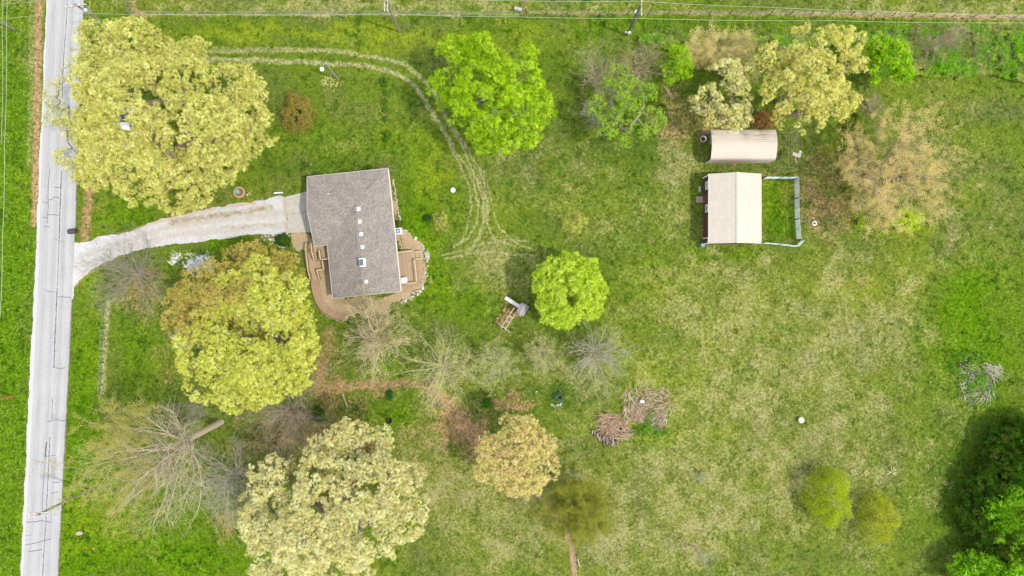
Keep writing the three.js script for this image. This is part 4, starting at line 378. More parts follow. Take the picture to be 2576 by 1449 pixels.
// ---------------------------------------------------------------- poles, wires, fences
const poleM = mat([176, 164, 146], 0.9), wireM = mat([196, 205, 176], 0.6), poleDarkM = mat([140, 124, 108], 0.9);
function pole(name, label, u, v, h, armTurn, opt = {}) { const t = thing(name, label, 'utility pole', at(u, v)); part(t, 'shaft', cyl(0.11, 0.17, h, 0, h / 2, 0, 12), opt.m || poleM); const arms = opt.arms ?? 1; for (let k = 0; k < arms; k++) { const g = bx(opt.armL || 2.4, 0.11, 0.1, 0, h - 0.25, 0); const o = part(t, 'crossarm', g, mat([206, 196, 180], 0.85)); o.rotation.y = armTurn; const sx = arms > 1 ? (k ? 0.17 : -0.17) : 0.15; o.position.set(Math.sin(armTurn) * sx, 0, Math.cos(armTurn) * sx); for (const x of [-1.05, -0.5, 0.5, 1.05]) part(o, 'insulator', cyl(0.04, 0.06, 0.16, x, h - 0.12, 0, 8), whiteM); }
  if (opt.transformer) { const [dx, dz, y] = opt.transformer; const tr = new THREE.Group(); tr.name = 'transformer'; tr.position.set(dx, y, dz); t.add(tr); part(tr, 'tank', cyl(0.24, 0.24, 0.75, 0, 0, 0, 16), mat([190, 206, 210], 0.5)); part(tr, 'lid', cyl(0.2, 0.26, 0.07, 0, 0.4, 0, 16), mat([214, 226, 230], 0.5)); part(tr, 'bushing', cyl(0.04, 0.05, 0.25, 0.08, 0.54, 0.03, 8), whiteM); }
  if (opt.meter) { part(t, 'meter_box', rbx(0.34, 0.5, 0.2, 0.03, 1.3, 0.26, 0.03), whiteM); part(t, 'conduit', cyl(0.035, 0.035, h - 2, 0.19, (h - 2) / 2 + 1, 0.08, 8), metalM); part(t, 'meter_box', rbx(0.24, 0.34, 0.16, -0.32, 0.9, 0.05, 0.03), whiteM); }
  return t; }
pole('utility_pole', 'grey wooden pole with double crossarm above the bend of the track', 1005, 80, 9.8, Math.PI / 2, { arms: 2 });
pole('utility_pole', 'pole with round transformer and crossarm above the thicket', 1578, 87, 9.4, Math.PI / 2, { transformer: [0.05, -0.42, 6.0], meter: true, m: poleDarkM });
pole('utility_pole', 'pole with crossarm and transformer leaning over the road top', 303, 85, 9.5, 0.15, { transformer: [0.35, 0.1, 7.6], armL: 2.6 });
pole('utility_pole', 'pole whose crossarm reaches over the lower end of the road', 226, 1232, 10, 0.1, { arms: 2, armL: 2.2 });
pole('utility_pole', 'pole on the upper left verge with thin side arms', 35, 73, 9.5, 0.2);
pole('utility_pole', 'rust coloured pole at the left verge edge', 31, 996, 9.5, 0.2, { m: mat([206, 140, 84], 0.9) });
{ const t = thing('yard_light', 'slim pole with a white dome lamp on a bent arm', 'yard light', at(850, 198)); part(t, 'shaft', cyl(0.09, 0.13, 6.2, 0, 3.1, 0, 12), mat([190, 180, 168], 0.85)); const e = new THREE.Vector3(-0.42, 6.0, 0.55); part(t, 'arm', new THREE.TubeGeometry(new THREE.CatmullRomCurve3([new THREE.Vector3(0, 5.9, 0), new THREE.Vector3(-0.2, 6.2, 0.2), e]), 12, 0.03, 6), metalM); const pr = [[0, 0.2], [0.12, 0.19], [0.24, 0.1], [0.28, 0], [0.26, 0], [0, 0.1]].map(([x, y]) => new THREE.Vector2(x, y)), g = new THREE.LatheGeometry(pr, 20); g.translate(e.x - 0.05, e.y - 0.1, e.z + 0.08); part(t, 'lamp_head', g, whiteM); part(t, 'cap', cyl(0.03, 0.1, 0.08, 0, 6.24, 0, 10), metalM); }
function wire(label, pts, r = 0.022) { const P = []; for (let i = 1; i < pts.length; i++) { const a = at(...pts[i - 1]), b = at(...pts[i]), n = 14; for (let k = i > 1 ? 1 : 0; k <= n; k++) { const s = k / n, p = a.clone().lerp(b, s); p.y -= 0.012 * a.distanceTo(b) * 4 * s * (1 - s); P.push(p); } } single('overhead_wire', new THREE.TubeGeometry(new THREE.CatmullRomCurve3(P), P.length * 2, r, 5), wireM, label, 'overhead wire'); }
wire('lower overhead wire crossing the whole top lawn between the poles', [[187, 33, 9.2], [500, 36, 9.2], [975, 35, 9.5], [1288, 42, 9.4], [1606, 46, 9.1], [2100, 52, 9.2], [2640, 57, 9.3]]);
wire('upper overhead wire right of the transformer pole over the pasture', [[1200, 0, 9.4], [1606, 3, 9.1], [1932, 18, 9.2], [2240, 29, 9.2], [2640, 41, 9.3]]);
wire('overhead wire nearest the left picture edge', [[8, -60, 6], [5, 60, 6], [3, 360, 6]], 0.026); wire('overhead wire along the verge beside the left poles', [[18, -60, 6.5], [16, 60, 6.5], [11, 362, 6.5], [6, 600, 6.5], [0, 800, 6.5]], 0.03);
wire('short overhead wire crossing the verge to the road pole', [[-10, 10.5, 7], [120, 1.5, 9]], 0.015); wire('second short overhead wire crossing the upper left verge', [[-10, 47, 7], [110, 38, 8.5]], 0.015); wire('guy wire dropping from the upper left pole to the verge', [[0, 55, 7.5], [88, 89, 0.1]], 0.015);
const tpostM = mat([60, 74, 54], 0.8);
function wireFence(label, pts, n, h, opt = {}) { const t = thing('wire_fence', label, 'wire fence'); const c = new THREE.CatmullRomCurve3(pts.map(([u, v]) => at(u, v)), false, 'catmullrom', 0.0); for (let i = 0; i < n; i++) { const p = c.getPointAt(i / (n - 1)); part(t, 'post', bx(0.07, h, 0.07, p.x, h / 2, p.z), opt.m || tpostM); } for (const y of [0.25, 0.55, 0.85, h - 0.08]) part(t, 'wire', new THREE.TubeGeometry(new THREE.CatmullRomCurve3(c.getSpacedPoints(n).map((p) => p.setY(y))), n * 2, 0.008, 4), metalM); }
wireFence('long wire fence with dark steel posts along the right pasture', [[1325, 36], [1700, 36], [2000, 37], [2300, 42], [2700, 48]], 28, 1.3); wireFence('faint wire fence along the dry left pasture', [[330, 37], [650, 37], [1000, 36], [1318, 36]], 12, 1.2, { m: mat([190, 184, 168], 0.8) }); wireFence('short wire fence at the left pasture corner', [[327, -60], [328, 0], [329, 34]], 5, 1.2, { m: mat([150, 140, 120], 0.8) }); wireFence('sagging wire fence with steel posts along the roadside dry strip', [[264, 826], [264, 852], [261, 880], [263, 910], [261, 938], [259, 968], [258, 996]], 7, 1.2);
wireFence('short fence between the two top pastures', [[1321, -60], [1322, 0], [1322, 30]], 5, 1.2);
{ const t = thing('culvert_pipe', 'grey concrete pipe section lying by the pasture fence', 'culvert pipe'); const a = at(1294, 22, 0).setY(0.24), b = at(1313, 27, 0).setY(0.24); part(t, 'barrel', bar(a, b, 0.24, 16), mat([206, 200, 196], 0.9)); part(t, 'bore', bar(a.clone().lerp(b, -0.004), a.clone().lerp(b, 0.02), 0.17, 14), mat([60, 56, 52], 1)); }
{ const t = thing('handrail', 'blue grey metal handrail along the lower leaf path', 'handrail'); const m = mat([120, 140, 146], 0.5), P = [[1444, 1352], [1448, 1380], [1452, 1398], [1457, 1420]].map(([u, v]) => at(u, v)); part(t, 'top_rail', bar(P[0].clone().setY(0.85), P[1].clone().setY(0.85), 0.05, 8), m); part(t, 'top_rail', bar(P[2].clone().setY(0.85), P[3].clone().setY(0.85), 0.055, 8), mat([200, 210, 210], 0.5)); part(t, 'mid_rail', bar(P[0].clone().setY(0.45), P[3].clone().setY(0.45), 0.03, 8), mat([70, 80, 70], 0.6)); for (const p of P) part(t, 'post', bar(p, p.clone().setY(0.87), 0.03, 8), m); }
// ---------------------------------------------------------------- pickup under the oak
{ const t = thing('pickup_truck', 'white pickup truck half hidden beneath the big roadside oak', 'pickup truck', at(313, 317, 1.5).setY(0), 0.05); const pm = mat(new THREE.Color(0.72, 0.73, 0.74), 0.35);
  const sideP = [[-2.6, 0.45], [-2.6, 1.0], [-2.5, 1.08], [-1.25, 1.12], [-1.2, 1.12], [2.6, 1.12], [2.62, 0.45]]; const s = new THREE.Shape(sideP.map(([x, y]) => new THREE.Vector2(x, y))), g = new THREE.ExtrudeGeometry(s, { depth: 1.75, bevelEnabled: true, bevelSize: 0.08, bevelThickness: 0.08, bevelSegments: 3 }); g.translate(0, 0, -0.875); g.rotateY(Math.PI / 2); part(t, 'body', g, pm);
  const cs = new THREE.Shape([[-1.1, 1.15], [-0.55, 1.78], [0.75, 1.8], [0.95, 1.15]].map(([x, y]) => new THREE.Vector2(x, y))), cg = new THREE.ExtrudeGeometry(cs, { depth: 1.5, bevelEnabled: true, bevelSize: 0.06, bevelThickness: 0.1, bevelSegments: 3 }); cg.translate(0, 0, -0.75); cg.rotateY(Math.PI / 2); part(t, 'cab', cg, pm); 
  const ws = bx(1.4, 0.02, 0.78); ws.rotateX(-0.85); ws.translate(0, 1.52, 0.9); part(t, 'windscreen', ws, glassM); const rw = bx(1.3, 0.02, 0.55); rw.rotateX(1.28); rw.translate(0, 1.5, -0.94); part(t, 'rear_window', rw, glassM); for (const k of [-1, 1]) part(t, 'side_window', bx(0.02, 0.4, 1.2, k * 0.862, 1.5, -0.05), glassM);
  part(t, 'bed_floor', bx(1.5, 0.04, 1.45, 0, 1.215, -1.82), darkM); part(t, 'bed_liner', merged([bx(0.06, 0.06, 1.5, -0.78, 1.24, -1.82), bx(0.06, 0.06, 1.5, 0.78, 1.24, -1.82)]), whiteM); for (const [x, z] of [[-0.85, 1.65], [0.85, 1.65], [-0.85, -1.6], [0.85, -1.6]]) { const w = new THREE.Group(); w.name = 'wheel'; w.position.set(x, 0.38, z); t.add(w); const tg = new THREE.TorusGeometry(0.29, 0.1, 10, 24); tg.rotateY(Math.PI / 2); part(w, 'tyre', tg, darkM); const rg = new THREE.CylinderGeometry(0.22, 0.22, 0.16, 18); rg.rotateZ(Math.PI / 2); part(w, 'rim', rg, metalM); } for (const x of [-0.68, 0.68]) { part(t, 'headlight', bx(0.3, 0.16, 0.04, x, 0.88, 2.69), mat(new THREE.Color(0.7, 0.72, 0.75), 0.2)); part(t, 'tail_light', bx(0.14, 0.26, 0.04, x * 1.15, 0.85, -2.7), mat(new THREE.Color(0.4, 0.02, 0.02), 0.4)); } part(t, 'bumper', rbx(1.8, 0.2, 0.16, 0, 0.5, 2.74, 0.05), metalM); part(t, 'bumper', rbx(1.8, 0.18, 0.16, 0, 0.5, -2.74, 0.05), metalM); }

// ---------------------------------------------------------------- vegetation
const V3 = (x, y, z) => new THREE.Vector3(x, y, z);
// leaf sprays: a few folded leaves round a twig tip
function sprayGeo(seed, n, L, W, spread) { const r = rng(seed), p = [], nn = []; for (let i = 0; i < n; i++) { const a = r() * 6.283, t = 0.15 + r() * 0.75, o = V3((r() - 0.5) * spread, (r() - 0.5) * spread * 0.7, (r() - 0.5) * spread), d = V3(Math.cos(a) * Math.cos(t), (r() - 0.4) * 0.55, Math.sin(a) * Math.cos(t)).normalize(), side = V3(0, 1, 0).cross(d).normalize().applyAxisAngle(d, (r() - 0.5) * 0.8), l = L * (0.7 + r() * 0.6), w = W * (0.7 + r() * 0.6), up = d.clone().cross(side), m = o.clone().addScaledVector(d, l * 0.5).addScaledVector(up, 0), e = o.clone().addScaledVector(d, l).addScaledVector(V3(0, -1, 0), l * 0.15), A = m.clone().addScaledVector(side, w / 2), B = m.clone().addScaledVector(side, -w / 2);
    for (const v of [o, A, e, o, e, B]) p.push(v.x, v.y, v.z); } const g = new THREE.BufferGeometry(); g.setAttribute('position', new THREE.Float32BufferAttribute(p, 3)); g.computeVertexNormals(); return g; }
const SPRAY = { oak: sprayGeo(11, 14, 0.12, 0.06, 0.36), maple: sprayGeo(12, 11, 0.14, 0.095, 0.38), bud: sprayGeo(13, 6, 0.11, 0.06, 0.26), fine: sprayGeo(14, 10, 0.085, 0.045, 0.22), bush: sprayGeo(15, 9, 0.14, 0.08, 0.3), blade: sprayGeo(16, 7, 0.26, 0.03, 0.16) };
const leafM = new THREE.MeshPhysicalMaterial({ color: 0xffffff, roughness: 1, transmission: 0.3, thickness: 0, side: THREE.DoubleSide, specularIntensity: 0 });
const solidLeafM = new THREE.MeshPhysicalMaterial({ color: 0xffffff, roughness: 1, side: THREE.DoubleSide, specularIntensity: 0 });
// young leaves hang in open sprays and shade each other: their own colour is paler than a crown looks from afar
const leafCol = (c, k = 2) => alb(...c).map((x, i) => Math.min(0.68, x * (k + (i === 0 ? 0.02 : 0))));
const barkCol = (c) => new THREE.Color().setRGB(...alb(...c).map((x) => Math.min(0.6, x * 1.55)));
// many copies of one spray as a single foliage part; items: [x, y, z, scale, dirx, diry, dirz, color]
function foliage(parent, name, geo, items, m = leafM) { const o = new THREE.InstancedMesh(geo, m, items.length); o.name = name; o.userData.kind = 'stuff'; const q = new THREE.Quaternion(), q2 = new THREE.Quaternion(), M = new THREE.Matrix4(), up = V3(0, 1, 0), d = V3(), c = new THREE.Color(); const r = rng(items.length * 7 + 1); items.forEach((t, i) => { d.set(t[4], t[5], t[6]).normalize(); q.setFromUnitVectors(up, d); q2.setFromAxisAngle(up, r() * 6.283); q.multiply(q2); M.compose(V3(t[0], t[1], t[2]), q, V3(t[3], t[3], t[3])); o.setMatrixAt(i, M); c.setRGB(t[7][0], t[7][1], t[7][2]); o.setColorAt(i, c); }); shade(o); parent.add(o); return o; }
const pick = (cols, r, vary = 0.16) => { const k = Math.floor(r() * cols.length), a = cols[k], b = cols[Math.floor(r() * cols.length)], t = r() * 0.6, l = 1 - vary + r() * vary * 2; return [(a[0] + (b[0] - a[0]) * t) * l, (a[1] + (b[1] - a[1]) * t) * l, (a[2] + (b[2] - a[2]) * t) * l]; };
// wood that reaches every target: each joins the nearest wood already grown
function growWood(base, fork, targets, trunkR, r) {
  const N = [], add = (p, par) => { N.push({ p, par, w: 0 }); return N.length - 1; }; let last = add(base, -1); const n = 6; for (let i = 1; i <= n; i++) { const p = base.clone().lerp(fork, i / n); if (i < n) { p.x += (r() - 0.5) * 0.2; p.z += (r() - 0.5) * 0.2; } last = add(p, last); }
  const T = targets.map((p) => ({ p, d: p.distanceTo(fork) })).sort((a, b) => a.d - b.d); const tips = [];
  for (const t of T) { let best = -1, bd = 1e9; for (let i = 2; i < N.length; i++) { const q = N[i].p, dx = q.x - t.p.x, dy = q.y - t.p.y, dz = q.z - t.p.z; let d = dx * dx + dz * dz + dy * dy * (dy > 0 ? 2.2 : 0.9); if (d < bd) { bd = d; best = i; } } const a = N[best].p, L = a.distanceTo(t.p), k = Math.max(1, Math.round(L / 1.1)); let pr = best; for (let i = 1; i <= k; i++) { const s = i / k, p = a.clone().lerp(t.p, s); p.y += Math.sin(s * 3.14) * L * 0.06; if (i < k) { p.x += (r() - 0.5) * 0.25; p.z += (r() - 0.5) * 0.25; p.y += (r() - 0.5) * 0.2; } pr = add(p, pr); } N[pr].w = 1; }
  for (let i = N.length - 1; i > 0; i--) { const o = N[i]; o.w = Math.max(o.w, 0.4); N[o.par].w += o.w; }
  const tot = N[0].w, rad = (w) => Math.max(0.012, trunkR * Math.pow(w / tot, 0.47)); const W = new Wood(); for (let i = 1; i < N.length; i++) { const o = N[i], a = N[o.par], r1 = rad(o.w); if (a.p.distanceToSquared(o.p) < 1e-6) continue; W.tube(a.p, o.p, Math.min(rad(a.w), r1 * 1.35), r1, r1 > 0.12 ? 8 : r1 > 0.04 ? 5 : 3); } return W;
}
let TREE = 0;
// a leafing tree: lobes [u, v, radius, height] as surveyed from above
function leafTree(o) {
  const r = rng(1000 + TREE++ * 37), lobes = o.lobes.map(([u, v, rp, h]) => ({ c: at(u, v, h), R: rp * S * (CAM_H - h) / CAM_H })); let X = 0, Z = 0, Wt = 0, H = 0; for (const l of lobes) { X += l.c.x * l.R * l.R; Z += l.c.z * l.R * l.R; Wt += l.R * l.R; H = Math.max(H, l.c.y); } X /= Wt; Z /= Wt; if (o.base) { X = at(...o.base).x; Z = at(...o.base).z; }
  const base = V3(X, 0, Z), pr = o.puff || 0.5, sq = o.squash || 0.62, puffs = [], hash = new Map(), dm = (o.spacing || 0.78) * pr, key = (a, b, c) => a * 73856093 ^ b * 19349663 ^ c * 83492791, gk = o.gap ?? 0.3;
  for (const l of lobes) { const n = Math.round((o.dens || 9) * l.R * l.R / pr / pr * 0.5); for (let i = 0; i < n; i++) { const y = -0.42 + 1.42 * Math.pow(r(), 0.75), a = r() * 6.283, rr = Math.sqrt(Math.max(0, 1 - y * y)), s = l.R * (r() < 0.75 ? 0.8 + 0.22 * r() : 0.35 + 0.45 * r()) * (0.86 + 0.3 * vn3(Math.cos(a) * 2 + l.c.x, y * 2 + l.c.y, Math.sin(a) * 2 + l.c.z)); const p = V3(l.c.x + Math.cos(a) * rr * s, l.c.y + y * s * sq, l.c.z + Math.sin(a) * rr * s); if (p.y < 1.2) continue; if (vn3(p.x / 1.7 + 40, p.y / 1.7 + 40, p.z / 1.7 + 40) < gk) continue; if (o.holes && o.holes.some(([u, v, rp]) => { const k = S * (CAM_H - p.y) / CAM_H, pu = p.x / k + 1288, pv = p.z / k + 724.5; return (pu - u) ** 2 + (pv - v) ** 2 < rp * rp; })) continue; const ix = Math.floor(p.x / dm), iy = Math.floor(p.y / dm), iz = Math.floor(p.z / dm); let ok = true; for (let dx = -1; dx <= 1 && ok; dx++) for (let dy = -1; dy <= 1 && ok; dy++) for (let dz = -1; dz <= 1 && ok; dz++) { const L = hash.get(key(ix + dx, iy + dy, iz + dz)); if (L) for (const q of L) if (q.distanceToSquared(p) < dm * dm) { ok = false; break; } } if (!ok) continue; const kk = key(ix, iy, iz); if (!hash.has(kk)) hash.set(kk, []); hash.get(kk).push(p); puffs.push(p); } }
  const t = thing(o.name, o.label, o.cat || 'tree', base, 0, o.group); const fork = V3(0, H * (o.fork || 0.3), 0); const loc = puffs.map((p) => p.clone().sub(base)); const lim = lobes.map((l) => l.c.clone().sub(base).setY(l.c.y * 0.82));
  const wood = growWood(V3(0, -0.1, 0), fork, [...lim, ...loc.filter((_, i) => i % (o.every || 1) === 0)], o.trunkR || 0.4, r); part(t, 'trunk', wood.geo(), mat(o.bark || [150, 132, 108], 0.95));
  const items = [], cols = o.cols.map((c) => leafCol(c, o.k)); const ns = o.sprays || 13; for (const p of loc) { const pc = pick(cols, r, 0.1), f = 0.75 + r() * 0.5; for (let i = 0; i < ns * f; i++) { const y = -0.35 + 1.35 * r(), a = r() * 6.283, rr = Math.sqrt(Math.max(0, 1 - Math.min(1, y * y))), s = pr * (0.45 + 0.6 * Math.sqrt(r())); let c = pick([pc, pc, cols[Math.floor(r() * cols.length)]], r, 0.24); if (r() < (o.twiggy ?? 0.09)) c = [c[0] * 0.5, c[1] * 0.46, c[2] * 0.6]; items.push([p.x + Math.cos(a) * rr * s, p.y + y * s * 0.85, p.z + Math.sin(a) * rr * s, (o.leaf || 1) * (0.7 + 0.6 * r()), Math.cos(a) * rr * 0.5, y * 0.4 + 0.75, Math.sin(a) * rr * 0.5, c]); } }
  foliage(t, 'crown', SPRAY[o.spray || 'oak'], items); return t;
}
// a bare or budding tree, grown limb by limb
function bareTree(o) {
  const r = rng(5000 + TREE++ * 53), H = o.H, c = at(o.u, o.v, H * 0.6), base = o.base ? at(...o.base) : V3(c.x, 0, c.z), R = o.R * S * (CAM_H - H * 0.6) / CAM_H, W = new Wood(), Wf = new Wood(), tips = []; const t = thing(o.name, o.label, o.cat || 'tree', base, 0, o.group); const off = V3(c.x - base.x, 0, c.z - base.z);
  const lev = o.levels ?? 2, gn = o.gnarl ?? 0.25;
  function limb(p, d, L, rad, k) { const n = k === 0 ? 9 : k === 1 ? 6 : k === 2 ? 4 : 3; let q = p.clone(), dir = d.clone(); for (let i = 0; i < n; i++) { dir.x += (r() - 0.5) * gn; dir.z += (r() - 0.5) * gn; dir.y += (r() - 0.5) * gn * 0.8 + (k === 0 ? o.lift ?? 0.02 : 0.03); dir.normalize(); const e = q.clone().addScaledVector(dir, L / n), ra = rad * (1 - i / n * 0.8), rb = rad * (1 - (i + 1) / n * 0.8); (ra > 0.035 ? W : Wf).tube(q, e, ra, rb, ra > 0.1 ? 8 : ra > 0.035 ? 5 : 3); q = e; if (k < lev && i >= (k === 0 ? 1 : 0)) { const m = k === 0 ? (o.kids ?? 2) : k === 1 ? (r() < 0.55 ? 1 : 2) : 1; for (let s = 0; s < m; s++) { if (k > 0 && r() < (o.thin ?? 0.42)) continue; const ang = 0.45 + r() * 0.6, ax = V3(r() - 0.5, r() - 0.5, r() - 0.5).cross(dir).normalize(), nd = dir.clone().applyAxisAngle(ax, ang); if (nd.y < -0.25) nd.y *= -0.4; nd.normalize(); limb(q, nd, L * (0.34 + 0.26 * r()) * (1 - i / n * 0.35), Math.max(o.tw ?? 0.011, ra * 0.52), k + 1); } } if (k >= lev - 1) tips.push(q.clone()); } }
  const fh = o.fork ?? H * 0.22; const top = V3(off.x * 0.25, fh, off.z * 0.25); const tr = o.trunkR || 0.3; for (let i = 0; i < 5; i++) { const a = V3(0, -0.1, 0).lerp(top, i / 5), b = V3(0, -0.1, 0).lerp(top, (i + 1) / 5); W.tube(a, b, tr * (1.2 - i * 0.06), tr * (1.14 - i * 0.06), 9); }
  const nl = o.limbs || 8; for (let i = 0; i < nl; i++) { const a = (i + (r() - 0.5) * 0.7) / nl * 6.283 + 0.3; let tx = off.x * 0.9 + Math.cos(a) * R * (0.6 + 0.4 * r()), tz = off.z * 0.9 + Math.sin(a) * R * (0.6 + 0.4 * r()), ty = fh + (H - fh) * (0.35 + 0.6 * r()); if (i % 4 === 3) { tx = tx * 0.35 + off.x * 0.5; tz = tz * 0.35 + off.z * 0.5; ty = H; } if (o.skip && o.skip(a, r)) continue; const s = top.clone().setY(fh * (0.8 + 0.2 * r())), d = V3(tx - s.x, ty - s.y, tz - s.z), L = d.length(); limb(s, d.normalize(), L, tr * (o.limbR ?? 0.3) * (0.8 + 0.4 * r()), 0); }
  part(t, 'trunk', W.geo(), mat(barkCol(o.bark), 0.95)); if (Wf.i.length) { const q = part(t, 'twigs', Wf.geo(), mat(barkCol(o.twig || o.bark), 0.95)); q.userData.kind = 'stuff'; }
  if (o.leaves) { const items = [], cols = o.leafCols.map((x) => leafCol(x, o.k)); for (const p of tips) { if (o.where && !o.where(p.x + base.x, p.z + base.z, p.y)) continue; if (r() > o.leaves) continue; const n = o.perTip || 2; for (let i = 0; i < n; i++) items.push([p.x + (r() - 0.5) * 0.4, p.y + (r() - 0.4) * 0.3, p.z + (r() - 0.5) * 0.4, (o.leaf || 1) * (0.7 + 0.6 * r()), r() - 0.5, 0.8, r() - 0.5, pick(cols, r)]); } if (items.length) foliage(t, 'crown', SPRAY[o.spray || 'bud'], items); }
  return t;
}
// a low shrub: rounded or loose dome of sprays on short stems
function shrub(o) {
  const r = rng(9000 + TREE++ * 29), c = at(o.u, o.v, (o.h || 1) * 0.5), base = V3(c.x, 0, c.z), rx = o.ru * S, rz = (o.rv || o.ru) * S, h = o.h || 1, t = thing(o.name, o.label, o.cat || 'shrub', base, 0, o.group), cols = o.cols.map((x) => leafCol(x, o.k || 1.75)), W = new Wood(), items = [], n = o.n || Math.round(260 * rx * rz);
  for (let i = 0; i < (o.stems || 14); i++) { const a = r() * 6.283, s = 0.5 + 0.5 * r(); let p = V3((r() - 0.5) * 0.2, 0, (r() - 0.5) * 0.2), q = V3(Math.cos(a) * rx * s * 0.5, h * 0.5, Math.sin(a) * rz * s * 0.5), e = V3(Math.cos(a) * rx * s * 0.95, h * (0.75 + 0.25 * r()), Math.sin(a) * rz * s * 0.95); W.tube(p, q, 0.03, 0.02, 4); W.tube(q, e, 0.02, 0.008, 3); for (let k = 0; k < 4; k++) { const m = q.clone().lerp(e, r()); W.tube(m, m.clone().add(V3((r() - 0.5) * 0.6, r() * 0.4, (r() - 0.5) * 0.6)), 0.01, 0.005, 3); } }
  for (let i = 0; i < n; i++) { const y = Math.pow(r(), 0.62), a = r() * 6.283, rr = Math.sqrt(Math.max(0, 1 - y * y)) ** (o.box || 1), s = 0.7 + 0.3 * r() + 0.36 * (vn3(Math.cos(a) * 2.5 + base.x, y * 3, Math.sin(a) * 2.5 + base.z) - 0.5) * 2; const x = Math.cos(a) * rr * s, z = Math.sin(a) * rr * s; if (o.gap && vn3((x * rx + base.x) * 1.6, y * h * 1.6, (z * rz + base.z) * 1.6) < o.gap) continue; const k = o.colAt ? alb(...o.colAt(x, y, z, r)) : pick(cols, r, 0.2); items.push([x * rx, 0.1 + y * h * s, z * rz, (o.leaf || 1) * (0.7 + 0.6 * r()), x, y + 0.35, z, k]); }
  part(t, 'stems', W.geo(), mat(o.bark || [120, 104, 84], 0.95)); foliage(t, 'crown', SPRAY[o.spray || 'bush'], items, o.solid ? solidLeafM : leafM); return t;
}
const OAK = [[194, 194, 104], [174, 176, 82], [206, 206, 126], [158, 160, 80], [184, 176, 92]], PALE = [[212, 206, 140], [196, 190, 118], [224, 218, 160], [180, 174, 100], [200, 190, 128]], LIME = [[160, 196, 26], [138, 176, 16], [176, 208, 52], [108, 146, 16]], YLIME = [[184, 208, 62], [170, 198, 46], [198, 216, 84], [158, 186, 36]];
leafTree({ name: 'oak_tree', label: 'huge pale yellow oak overhanging the road at the upper left', lobes: [[255, 120, 70, 10], [340, 125, 80, 11], [252, 215, 72, 10], [340, 250, 110, 13], [450, 190, 75, 12], [497, 128, 34, 10], [450, 130, 40, 10], [590, 240, 72, 11], [628, 225, 40, 10], [610, 320, 78, 11], [640, 300, 42, 9], [520, 330, 95, 13], [420, 380, 92, 12], [300, 380, 85, 11], [470, 455, 72, 9], [440, 500, 42, 8], [555, 410, 62, 10], [590, 390, 40, 9], [256, 330, 72, 10], [240, 425, 50, 9], [350, 460, 60, 9]], cols: OAK, trunkR: 0.7, puff: 0.4, spacing: 1.25, dens: 11, k: 2.2, gap: 0.37, sprays: 24, leaf: 0.68, holes: [[313, 318, 17], [306, 290, 12], [318, 345, 9]] });
leafTree({ name: 'oak_tree', label: 'thin pale oak branch crown spreading over the road surface', lobes: [[150, 235, 42, 8], [152, 310, 44, 8], [178, 385, 42, 8], [185, 175, 34, 8], [200, 290, 50, 9], [150, 350, 34, 8], [205, 440, 34, 7]], cols: OAK, trunkR: 0.15, puff: 0.42, spacing: 1, dens: 4.5, gap: 0.46, sprays: 13, leaf: 0.68, base: [258, 330] });
leafTree({ name: 'oak_tree', label: 'bright yellow green oak with broccoli clumps left of the house', lobes: [[590, 740, 62, 10], [655, 700, 52, 10], [700, 760, 78, 12], [745, 800, 45, 10], [740, 860, 68, 11], [700, 930, 80, 11], [745, 930, 50, 10], [610, 965, 72, 10], [530, 955, 62, 9], [500, 880, 62, 10], [560, 880, 60, 11], [640, 920, 70, 12], [520, 820, 50, 9], [650, 985, 40, 9], [770, 880, 38, 9], [640, 806, 46, 8.5]], cols: [[198, 202, 96], [184, 190, 76], [206, 208, 116], [170, 176, 62], [192, 194, 78]], k: 2.05, trunkR: 0.5, puff: 0.42, spacing: 1.3, dens: 11, gap: 0.35, sprays: 25, leaf: 0.68, holes: [[646, 806, 9], [626, 792, 6]] });
leafTree({ name: 'oak_tree', label: 'golden brown budding oak between drive and bright oak', lobes: [[600, 672, 56, 7], [680, 668, 46, 7], [500, 728, 56, 8], [448, 758, 38, 7], [555, 700, 56, 8], [440, 800, 36, 7], [480, 780, 46, 8], [725, 690, 34, 6], [640, 720, 60, 8], [560, 770, 50, 7], [720, 655, 30, 5], [630, 640, 36, 6], [470, 825, 40, 10], [525, 755, 46, 12.5], [610, 735, 34, 13]], cols: [[198, 180, 88], [180, 164, 76], [194, 186, 92], [166, 150, 78], [204, 190, 102]], k: 1.7, trunkR: 0.4, puff: 0.42, spacing: 1.1, dens: 7, gap: 0.38, sprays: 17, leaf: 0.7, bark: [126, 106, 84] });
leafTree({ name: 'oak_tree', label: 'wide cream coloured oak at the lower edge with open crown', lobes: [[880, 1105, 55, 9], [820, 1150, 58, 10], [950, 1115, 40, 9], [700, 1225, 76, 10], [830, 1235, 95, 13], [950, 1220, 80, 12], [1030, 1205, 42, 10], [672, 1320, 72, 10], [780, 1340, 95, 13], [900, 1335, 95, 13], [1000, 1300, 72, 11], [1040, 1270, 40, 10], [660, 1395, 56, 9], [750, 1425, 76, 10], [870, 1415, 80, 10], [640, 1270, 40, 9], [990, 1385, 34, 9]], cols: PALE, k: 2.1, trunkR: 0.5, puff: 0.38, spacing: 1.15, dens: 8, gap: 0.41, sprays: 17, leaf: 0.68, holes: [[800, 1278, 20], [790, 1180, 14], [1010, 1250, 12]] });
